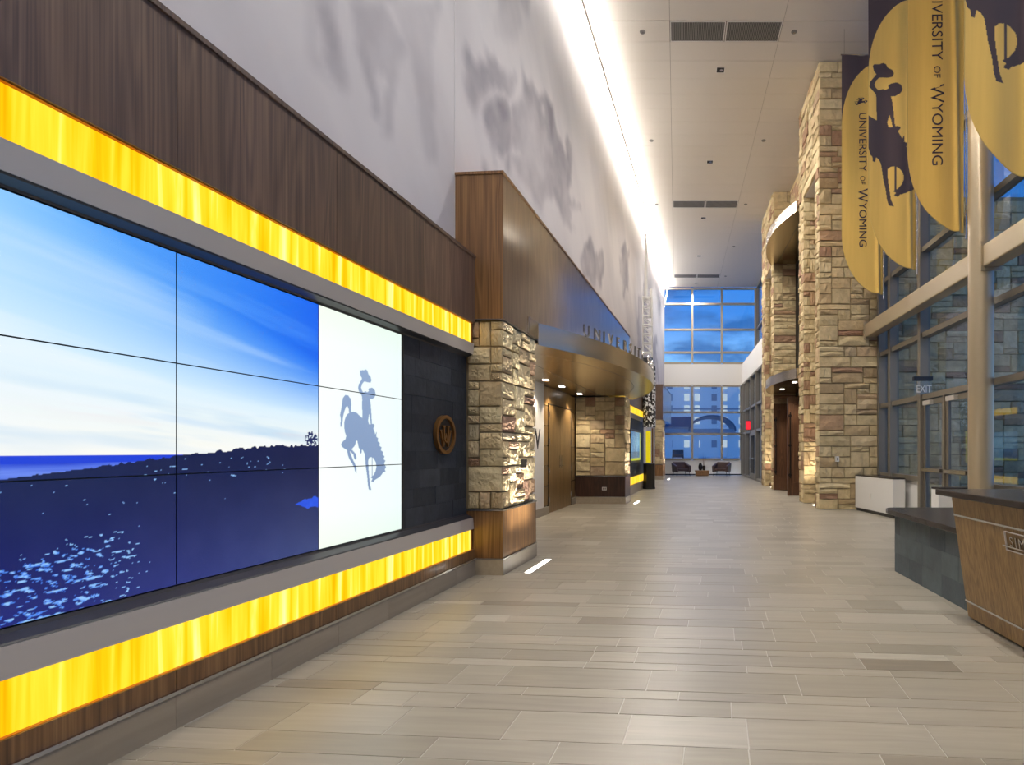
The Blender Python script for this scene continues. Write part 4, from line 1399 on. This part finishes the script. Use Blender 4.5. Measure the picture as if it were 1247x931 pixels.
mk('room_beyond', MB().box(6.4, 6.5, 15.3, 19.65, 0, 3.3).box(4.4, 6.4, 15.26, 15.3, 0, 3.3).box(4.4, 6.4, 19.55, 19.65, 0, 3.3).box(4.4, 6.5, 15.3, 19.6, 3.31, 3.4), M['back'], wp_)

for (y, lab) in ((16.87, 'open dark walnut door leaf with iron pull nearest the tall banner-side pier'), (19.30, 'open dark walnut panel door leaf standing against the farther sandstone pier')):
    dl = thing('door_leaf', lab, 'door', (3.8, y, 0))
    x0, x1, t0, t1, zt = 3.37, 4.21, y - .03, y + .03, 3.02
    st = MB().box(x0, x0 + .13, t0, t1, .02, zt).box(x1 - .13, x1, t0, t1, .02, zt).box(x0 + .13, x1 - .13, t0, t1, .02, .42).box(x0 + .13, x1 - .13, t0, t1, zt - .2, zt)
    mk('stile_and_rail', st, M['door_wood'], dl, bevel=.004)
    mk('raised_panel', MB().box(x0 + .13, x1 - .13, t0 + .018, t1 - .018, .42, zt - .2), M['door_wood'], dl)
    mk('panel_molding', MB().box(x0 + .13, x0 + .15, t0 + .008, t0 + .018, .42, zt - .2).box(x1 - .15, x1 - .13, t0 + .008, t0 + .018, .42, zt - .2)
       .box(x0 + .15, x1 - .15, t0 + .008, t0 + .018, .42, .44).box(x0 + .15, x1 - .15, t0 + .008, t0 + .018, zt - .22, zt - .2), M['door_wood'], dl)
    h = MB().tube((x0 + .07, t0 - .06, .55), (x0 + .07, t0 - .06, 2.55), .018, 8)
    for z in (.65, 1.55, 2.45):
        h.tube((x0 + .07, t0, z), (x0 + .07, t0 - .06, z), .014, 8)
        h.tube((x0 + .07, t0 - .004, z), (x0 + .07, t0 - .016, z), .05, 10)
    mk('pull_handle', h, M['iron'], dl)
arcR = arc_pts((3.30, 15.28), (3.40, 19.80), -.46, 30)
backR = [(3.44, 19.62), (4.2, 19.62), (4.2, 15.28)]
for z0, z1, lab in ((7.98, 8.27, 'upper curved steel canopy high between the two tall sandstone piers'), (3.38, 3.66, 'lower curved steel canopy over the open walnut doors')):
    cn, out_ = canopy(lab, arcR, backR, z0, z1, WORLD, (3.6, 17.5, z0), M['steel'], M['soffit_steel'])
    mk('end_plate', MB().box(3.30, 3.52, 15.262, 15.279, z0, z1), M['steel'], cn)
    mk('soffit_joint', MB().box(3.55, 3.56, 15.3, 19.6, z0 + .0105, z0 + .0118), M['bronze_dark'], cn)
for y in (16.2, 18.1):
    t = thing('soffit_light', ('square soffit light in the lower curved canopy beside the banner-side pier' if y < 17 else 'square soffit light in the lower curved canopy between the open door leaves'), 'downlight', (3.45, y, 3.37), group='soffit lights over the open doors')
    mk('trim', MB().box(3.37, 3.53, y - .08, y + .08, 3.386, 3.3918), M['chrome'], t)
    mk('lens', MB().box(3.39, 3.51, y - .06, y + .06, 3.383, 3.3858), M['lens'], t)
    lamp('soffit_beam', 'SPOT', (3.45, y, 3.36), 60, WARM, (3.45, y, 0), spot_size=math.radians(110), spot_blend=.6, shadow_soft_size=.05)
t = thing('light_switch', 'small white switch plate on the tall sandstone pier front', 'switch', (3.78, 13.1, 1.2))
mk('plate', MB().box(3.74, 3.82, 13.02, 13.115, 1.13, 1.26), M['trim_white'], t)
mk('rocker', MB().box(3.765, 3.795, 13.012, 13.02, 1.16, 1.23), M['vent'], t)

# outside stone wall seen through the right glazing
ow = thing('garden_wall', 'outdoor sandstone wall seen through the tall right-hand glazing', 'stone wall', (7.4, 13.3, -.2))
mk('core', MB().box(4.98, 10.4, 13.15, 13.6, -.2, 7.4), M['mortar'], ow)
lay_stones(ow, [((5.0, 13.15, -.1), (0, -1, 0), 5.3, 7.4, .17, .14, .07, 5)], ROCK_LO, random.Random(77), limit=290)

# ------------------------------------------------------------------ right curtain wall
GX = 4.87
YS = [12.98, 12.3, 10.78, 8.92, 7.3, 5.7, 4.1, 2.5, .9, -.7, -2.3, -3.9]
ZS = [.84, 2.43, 3.63, 5.28, 6.9, 8.7, 10.52]
cw = sempty('window_5', (GX, 5, 0))
w = .11
for y in YS:
    mk('mullion', MB().box(GX - .16, GX + .04, y - w / 2, y + w / 2, 0, 10.57), M['mullion'], cw)
for i, (a, b) in enumerate(zip(YS[:-1], YS[1:])):
    for z in ZS:
        if i == 2 and z < 1: continue
        mk('transom', MB().box(GX - .12, GX + .04, b + w / 2, a - w / 2, z - .05, z + .05), M['mullion'], cw)
    for j, (c, d) in enumerate(zip(ZS[:-1], ZS[1:])):
        if i == 2 and j == 0: continue
        mk('pane', MB().box(GX - .002, GX + .006, b + w / 2, a - w / 2, c + .05, d - .05), M['glass'], cw)
    if i != 2:
        mk('kick_panel', MB().box(GX - .06, GX + .04, b + w / 2, a - w / 2, 0, .79), M['trim_white'], cw)
# glazed double door in the curtain wall
d2 = sempty('door_2', (GX - .05, 9.85, 0))
for y0, y1 in ((9.88, 10.72), (8.98, 9.82)):
    lf = mk('door_leaf', MB().box(GX - .1, GX - .05, y0, y0 + .09, .02, 2.36).box(GX - .1, GX - .05, y1 - .09, y1, .02, 2.36)
            .box(GX - .1, GX - .05, y0 + .09, y1 - .09, .02, .25).box(GX - .1, GX - .05, y0 + .09, y1 - .09, 2.26, 2.36).box(GX - .1, GX - .05, y0 + .09, y1 - .09, .98, 1.07), M['mullion'], d2)
    mk('door_glass', MB().box(GX - .078, GX - .070, y0 + .09, y1 - .09, .25, .98).box(GX - .078, GX - .070, y0 + .09, y1 - .09, 1.07, 2.26), M['glass'], lf)
    mk('push_bar', MB().box(GX - .17, GX - .13, y0 + .05, y1 - .05, 1.0, 1.06).box(GX - .13, GX - .1, y0 + .06, y0 + .1, 1.0, 1.06).box(GX - .13, GX - .1, y1 - .1, y1 - .06, 1.0, 1.06), M['chrome'], lf)
    mk('door_closer', MB().box(GX - .17, GX - .1, y1 - .42, y1 - .12, 2.26, 2.34), M['frame_grey'], lf)
mk('centre_post', MB().box(GX - .13, GX - .04, 9.825, 9.875, 0, 2.38), M['mullion'], d2)
ex2 = thing('exit_sign', 'clear hanging exit sign above the glass entrance doors', 'exit sign', (4.69, 10.55, 2.45))
mk('housing', MB().box(4.50, 4.86, 10.5, 10.58, 2.72, 2.8), M['black'], ex2)
mk('sign_plate', MB().box(4.52, 4.86, 10.535, 10.545, 2.46, 2.72), M['case_glass'], ex2)
me = text_mesh('EXIT', .2, .002, .95)
mk('lettering', MB().add([(4.55 + x * .75, 10.531 - z, 2.5 + y) for x, y, z in (v.co for v in me.vertices)], [tuple(p.vertices) for p in me.polygons]), M['trim_white'], ex2)

# round column and beams in front of the glass
CXc, CYc = 4.5, 8.2
cl = thing('round_column', 'tall round champagne-painted steel column behind the reception desk', 'column', (CXc, CYc, 0))
mk('shaft', MB().lathe([(.17, 0), (.17, ZC - .002)], CXc, CYc, 40), M['column'], cl, smooth=40)
mk('base_ring', MB().lathe([(.20, 0), (.20, .03), (.175, .04)], CXc, CYc, 40), M['chrome'], cl, smooth=40)
for y0, y1, lab in ((8.38, 13.04, 'champagne steel beam running from the round column to the tall sandstone pier'), (-4.5, 8.02, 'champagne steel beam running from the round column along the near glazing')):
    b_ = thing('steel_beam', lab, 'beam', (4.56, (y0 + y1) / 2, 4.04))
    mk('box_section', MB().box(4.43, 4.68, y0, y1, 4.05, 4.37), M['column'], b_, bevel=.02)
    yy = y1 if y1 > 10 else y1
    mk('end_plate', MB().box(4.40, 4.71, y1 - .004, y1 + .012, 4.0, 4.42), M['column'], b_)

# white radiator cabinets beside the doors
for poly, lab in (([(4.20, 13.03), (4.45, 11.4), (4.70, 11.4), (4.70, 13.03)], 'white angled cabinet between the sandstone pier and the glass doors'),
                  ([(3.98, 8.66), (3.98, 8.42), (4.70, 8.42), (4.70, 8.66)], 'white low cabinet with dark top beside the round column')):
    t = thing('low_cabinet', lab, 'cabinet', (sum(p[0] for p in poly) / 4, sum(p[1] for p in poly) / 4, 0))
    cx, cy = sum(p[0] for p in poly) / 4, sum(p[1] for p in poly) / 4
    ins = [(cx + (x - cx) * .93, cy + (y - cy) * .97) for x, y in poly]
    mk('toe_kick', MB().prism(ins, 0, .07), M['black'], t)
    mk('body', MB().prism(poly, .07, .80), M['trim_white'], t)
    mk('top', MB().prism(poly, .801, .83), M['granite'], t)
so = thing('wall_socket', 'white socket plate on the angled cabinet side', 'socket', (4.25, 12.5, .3))
p0, p1 = Vector((4.20, 13.03)), Vector((4.45, 11.4)); dv = (p1 - p0).normalized(); nv = Vector((dv.y, -dv.x)) * (1 if dv.y < 0 else -1)
if nv.x > 0: nv = -nv
c0 = p0 + dv * .7
mk('plate', MB().hexa([(*(c0 - dv * .04), .32), (*(c0 + dv * .04), .32), (*(c0 + dv * .04 + nv * .008), .32), (*(c0 - dv * .04 + nv * .008), .32),
                       (*(c0 - dv * .04), .44), (*(c0 + dv * .04), .44), (*(c0 + dv * .04 + nv * .008), .44), (*(c0 - dv * .04 + nv * .008), .44)]), M['white'], so)

# ------------------------------------------------------------------ reception desk
dk = thing('reception_desk', 'walnut reception desk with leaning front, steel inlay lines and granite top', 'desk', (2.75, 3.2, 0))
XB, XT, YE, ZT = 2.43, 2.29, 4.62, 1.02


def face_x(z): return XB + (XT - XB) * z / ZT


ybr = [YE, 3.48, 2.3, 1.1]
for a, b in zip(ybr[:-1], ybr[1:]):
    mk('front_panel', MB().hexa([(XB, b + .001, .02), (XB + .5, b + .001, .02), (XB + .5, a - .001, .02), (XB, a - .001, .02),
                                 (XT, b + .001, ZT), (XT + .64, b + .001, ZT), (XT + .64, a - .001, ZT), (XT, a - .001, ZT)]), M['oak_desk'], dk)
mk('plinth', MB().box(XB + .03, XB + .5, 1.1, YE - .02, 0, .02), M['black'], dk)
for z in (.155, .865):
    mk('steel_line', MB().hexa([(face_x(z - .008) - .004, 1.1, z - .008), (face_x(z - .008) + .004, 1.1, z - .008), (face_x(z - .008) + .004, YE, z - .008), (face_x(z - .008) - .004, YE, z - .008),
                                (face_x(z + .008) - .004, 1.1, z + .008), (face_x(z + .008) + .004, 1.1, z + .008), (face_x(z + .008) + .004, YE, z + .008), (face_x(z + .008) - .004, YE, z + .008)]), M['chrome'], dk)
mk('granite_top', MB().box(2.21, 3.05, 1.0, 4.74, ZT + .001, ZT + .05), M['granite'], dk, bevel=.008)
sg = thing('desk_plaque', 'framed steel lettering on the walnut reception desk front', 'sign', (2.33, 3.6, .68))


def dbar(ya, za, yb, zb, w=.012, th=.012):
    p, q = Vector((0, ya, za)), Vector((0, yb, zb))
    t_ = (q - p).normalized(); nn = Vector((0, -t_.z, t_.y)) * w / 2
    c = [p - nn, q - nn, q + nn, p + nn]
    return MB().hexa([(face_x(a.z) - th, a.y, a.z) for a in c] + [(face_x(a.z) - .001, a.y, a.z) for a in c])


for ya, za, yb, zb in ((3.905, .83, 3.1, .83), (3.905, .70, 3.1, .70), (3.905, .70, 3.905, .83), (3.1, .70, 3.1, .83)):
    mk('frame_bar', dbar(ya, za, yb, zb, .006), M['bead'], sg)
mk('underline', dbar(3.935, .728, 3.07, .728, .010, .016), M['chrome'], sg)
me = text_mesh('SIM', .098, .004, 1.3)
mk('lettering', MB().add([(face_x(.735 + y) - .010 - z, 3.85 - x, .735 + y) for x, y, z in (v.co for v in me.vertices)], [tuple(p.vertices) for p in me.polygons]), M['chrome'], sg)

sd = thing('slate_desk', 'low slate-clad desk wing with dark granite top beside the walnut desk', 'desk', (2.9, 5.6, 0))
mk('core', MB().box(2.545, 3.3, 4.66, 6.42, 0, .655), M['black_joint'], sd)
for (nr, a, b, fn) in ((3, 4.66, 6.43, lambda a, b, c, d, p: MB().box(2.532 - p, 2.545, a, b, c, d)), (3, 2.535, 3.3, lambda a, b, c, d, p: MB().box(a, b, 6.42, 6.43 + p, c, d))):
    slate_tiles(sd, a, b, .0, .655, .22, .42, fn, M['slate_desk'])
nose = [(2.62, 4.70), (3.4, 4.70), (3.4, 6.66), (2.60, 6.66), (2.525, 6.63), (2.475, 6.56), (2.455, 6.45), (2.45, 6.2), (2.455, 5.4), (2.47, 4.76), (2.5, 4.70)]
mk('granite_top', MB().prism(nose, .66, .715), M['granite'], sd, bevel=.008)

# ------------------------------------------------------------------ hanging banners
HSC = 2.78


def banner(label, y, kind, seed):
    X0, X1, ZT_, ZBm, R = 3.6, 4.5, 10.02, 4.8, 1.36
    t = thing('hanging_banner', label, 'banner', ((X0 + X1) / 2, y, ZBm))
    nx, ny = 110, 560
    u = (1 - np.cos(np.linspace(0, math.pi / 2, nx)))            # denser at the curved side
    xs = X0 + (X1 - X0) * u
    zb = ZBm + R - R * np.sqrt(np.clip(1 - (1 - u) ** 2, 0, 1))
    X = np.repeat(xs[None], ny, 0)
    T = np.linspace(0, 1, ny)[:, None]
    Z = zb[None] + (ZT_ - zb[None]) * T

    def fold(x, z):
        k = (x - X0) / (X1 - X0)
        f = .020 * np.sin(9 * k + seed) * (0.5 + .5 * np.sin(z * .8 + seed))
        f = f + .045 * np.exp(-((k - .86 + .02 * (z - 6.5)) / .05) ** 2) * (1 if kind == 'text' else .5) * np.clip((10 - z) / 3, 0, 1)
        f = f - .03 * np.exp(-((k - .95 + .01 * (z - 6.5)) / .05) ** 2) * np.clip((10 - z) / 3, 0, 1)
        return f
    Y = y - fold(X, Z)
    gold = np.array([226, 186, 92.0]); purple = np.array([54, 38, 46.0])
    c = np.ones(X.shape + (3,)) * gold + (fbm(X * 40, Z * 2, 70)[..., None] - .5) * 8
    kx = (X1 - X) / (X1 - X0)
    topz = 8.46 + 1.42 * np.sqrt(np.clip(1 - kx ** 2, 0, 1))
    m_ = Z > topz
    hem = ((X - X0) < .012) | ((Z - zb[None]) < .012)
    c = np.where(hem[..., None], gold * .86, c)
    if kind == 'horse':
        m_ = m_ | horse_mask(4.47 + (X - 3.885) / HSC, 1.075 + (Z - 5.98) / HSC)
    c = np.where(m_[..., None], purple, c)
    P = np.stack([X.ravel(), Y.ravel(), Z.ravel()], 1) - np.array(BASE[t.name])
    me = print_mesh('cloth', P, srgb(c).reshape(-1, 3), grid_faces(nx, ny))
    me.polygons.foreach_set('use_smooth', [True] * len(me.polygons))
    o = put('cloth', me, M['banner'], t)
    so_ = o.modifiers.new('thickness', 'SOLIDIFY'); so_.thickness = .003; so_.offset = -1
    if kind == 'text':
        def pr(body, z0, x0, size, sx):
            me = text_mesh(body, size, 0)
            mb = MB()
            L = max(v.co.x for v in me.vertices)
            pts = []
            for v in me.vertices:
                xx, zz = x0 + v.co.y, z0 - v.co.x * sx
                pts.append((xx, float(y - fold(np.array(xx), np.array(zz))) - .007, zz))
            mb.add(pts, [tuple(p.vertices) for p in me.polygons])
            mk('lettering', mb, M['banner_ink'], o)
            return L * sx
        zc = 8.78
        zc -= pr('UNIVERSITY', zc, 3.985, .235, 1.03) + .09
        zc -= pr('OF', zc, 4.01, .15, 1.0) + .09
        zc -= pr('W', zc, 3.965, .30, .95) + .01
        pr('YOMING', zc, 3.985, .235, 1.05)
        # small emblem above the words, turned with them
        hp = [(s_ - 4.45, z_ - 1.56) for s_, z_ in HORSE]
        pts = [(4.02 + b * .30, 0, 9.02 - a * .30) for a, b in hp]
        pts = [(x, float(y - fold(np.array(x), np.array(z))) - .004, z) for x, _, z in pts]
        mk('emblem', MB().add(pts, [tuple(range(len(pts)))]), M['banner_ink'], o)
    mk('pole', MB().tube((X1 + .015, y, ZBm - .1), (X1 + .015, y, ZT_ + .03), .012, 8), M['chrome'], t)
    mk('top_rod', MB().tube((X0 - .02, y, ZT_ + .01), (X1 + .015, y, ZT_ + .01), .015, 8), M['chrome'], t)
    hg = MB()
    for x in (X0 + .06, X1 - .06): hg.tube((x, y, ZT_ + .01), (x, y, ZC), .005, 6)
    mk('hanger', hg, M['chrome'], t)
    return t


banner('gold banner with vertical lettering hanging right against the sandstone pier', 12.1, 'text', .4)
banner('gold banner with dark bucking horse hanging between the two lettered banners', 10.42, 'horse', 1.7)
banner('gold banner with vertical lettering hanging beside the round column', 8.66, 'text', 2.9)
banner('gold banner with dark bucking horse hanging on the desk side of the round column', 6.93, 'horse', 4.2)


# ------------------------------------------------------------------ lounge corner by the far window
def armchair(label, x, y, rz):
    t = thing('armchair', label, 'armchair', (0, 0, 0))
    mk('seat', MB().box(-.30, .30, -.34, .26, .26, .43), M['leather'], t, bevel=.04)
    mk('backrest', MB().hexa([(-.42, .24, .25), (.42, .24, .25), (.42, .36, .25), (-.42, .36, .25),
                              (-.36, .34, .76), (.36, .34, .76), (.36, .44, .76), (-.36, .44, .76)]), M['leather'], t, bevel=.03)
    for s_ in (-1, 1):
        a, b = sorted((s_ * .30, s_ * .43)); c, d = sorted((s_ * .33, s_ * .46))
        mk('armrest', MB().hexa([(a, -.38, .22), (b, -.38, .22), (b, .34, .22), (a, .34, .22),
                                 (c, -.34, .55), (d, -.34, .55), (d, .38, .70), (c, .38, .70)]), M['leather'], t, bevel=.025)
        for yy in (-.30, .30):
            mk('leg', MB().tube((s_ * .34, yy, .24), (s_ * .38, yy * 1.1, 0), .014, 8), M['iron'], t)
    t.location = (x, y, 0); t.rotation_euler = (0, 0, rz)
    return t


armchair('brown leather armchair beside the far left window mullion and low wood table', .26, 30.35, .35)
armchair('brown leather armchair beside the far side door and low wood table', 2.46, 30.35, -.35)
tb = thing('low_table', 'low square walnut block table between the two armchairs', 'table', (1.39, 30.4, 0))
mk('top', MB().box(1.0, 1.78, 30.05, 30.75, .235, .30), M['walnut_warm'], tb, bevel=.006)
mk('body', MB().box(1.03, 1.75, 30.08, 30.72, .03, .235), M['walnut_warm'], tb)
mk('plinth', MB().box(1.08, 1.70, 30.13, 30.67, 0, .03), M['black'], tb)
vs = thing('vase', 'dark oval vase standing on the low walnut table', 'vase', (1.30, 30.35, .30))
mk('body', MB().lathe([(.05, .301), (.09, .34), (.115, .44), (.11, .55), (.075, .66), (.045, .71)], 1.30, 30.35, 20), M['iron'], vs, smooth=60)
mk('lip', MB().lathe([(.045, .71), (.055, .725), (.04, .73)], 1.30, 30.35, 20), M['iron'], vs, smooth=60)
pt = thing('twig_pot', 'small pot with dry twigs standing behind the dark vase', 'plant pot', (1.5, 30.45, .30))
mk('pot', MB().lathe([(.07, .301), (.085, .42), (.08, .56)], 1.5, 30.45, 16), M['bronze_dark'], pt, smooth=60)
r_t = random.Random(3)
for k in range(7):
    a = k * .9
    mk('twig', MB().tube((1.5 + .02 * math.cos(a), 30.45 + .02 * math.sin(a), .5), (1.5 + r_t.uniform(.05, .2) * math.cos(a), 30.45 + .1 * math.sin(a), r_t.uniform(.85, 1.3)), .006, 5, .003), M['rim'], pt)

# ------------------------------------------------------------------ rear end of the hall (behind the camera)
struct('wall_back', MB().box(-5, 5.1, -4.95, -4.75, 0, ZC), M['back'])

# ------------------------------------------------------------------ outdoors
struct('ground', MB().box(-90, 110, 31.6, 220, -.5, -.1).box(5.2, 110, -40, 31.6, -.5, -.1), M['concrete'])
hotel = thing('hotel_building', 'pale multi-storey hotel building beyond the far windows', 'building', (8, 132, 0))
mk('facade_wall', MB().box(-22, 44, 130, 144, -.1, 18.6), M['facade'], hotel)
mk('cornice', MB().box(-22.3, 44.3, 129.7, 144.3, 18.6, 19.3), M['facade_dark'], hotel)
for z in (5.2, 10.9, 16.6):
    mk('belt_course', MB().box(-22, 44, 129.85, 130, z, z + .35), M['facade_dark'], hotel)
wm = {}
for fl in range(6):
    for k in range(20):
        x = -20.5 + k * 3.2 + (.5 if k % 2 else -.3); z = 2.1 + fl * 2.72
        wd = mk('window', MB().box(x - .62, x + .62, 129.9, 130, z, z + 1.65), M['lit'] if (k * 7 + fl * 3) % 3 else M['facade_dark'], hotel)
pc = thing('entrance_canopy', 'arched metal porte cochere roof in front of the hotel', 'canopy', (4.5, 92, 0))
arch = [(5.8 + 3.9 * math.cos(math.pi * k / 16), 4.6 + 2.55 * math.sin(math.pi * k / 16)) for k in range(17)]
m_ = MB()
n = len(arch)
m_.add([(x, 90, z) for x, z in arch] + [(x, 98, z) for x, z in arch] + [(5.8 + (x - 5.8) * .93, 90, 4.6 + (z - 4.6) * .90) for x, z in arch] + [(5.8 + (x - 5.8) * .93, 98, 4.6 + (z - 4.6) * .90) for x, z in arch],
       [(i, i + 1, n + i + 1, n + i) for i in range(n - 1)] + [(2 * n + i, 3 * n + i, 3 * n + i + 1, 2 * n + i + 1) for i in range(n - 1)] + [(i, 2 * n + i, 2 * n + i + 1, i + 1) for i in range(n - 1)] +
       [(n + i, n + i + 1, 3 * n + i + 1, 3 * n + i) for i in range(n - 1)])
mk('arched_roof', m_, M['roof'], pc)
mk('flat_roof', MB().hexa([(-7, 90.5, 5.2), (2.6, 90.5, 5.2), (2.6, 98, 5.2), (-7, 98, 5.2), (-7, 92, 6.8), (2.8, 92, 7.0), (2.8, 98, 7.0), (-7, 98, 6.8)]), M['roof'], pc)
mk('fascia', MB().box(-7, 9.6, 90.2, 90.5, 3.9, 4.9), M['facade_dark'], pc)
for x in (-6, -1.2, 3.2, 8.8):
    mk('post', MB().box(x - .45, x + .45, 90.6, 91.5, -.1, 3.9), M['facade'], pc)
car = thing('parked_car', 'dark parked car under the hotel porte cochere', 'car', (.2, 84, -.1))
prof = [(-2.1, .35), (2.1, .35), (2.15, .75), (1.3, .95), (.75, 1.42), (-.9, 1.45), (-1.6, .98), (-2.15, .85)]
mk('car_body', MB().sweep([(a, b) for a, b in prof], lambda a, b, k: (-.65 + 1.7 * k, 84 + a, b)), M['carpaint'], car)
for x in (-.68, .87):
    for y in (82.7, 85.35):
        mk('wheel', MB().tube((x, y, .23), (x + .2, y, .23), .33, 16), M['tyre'], car)
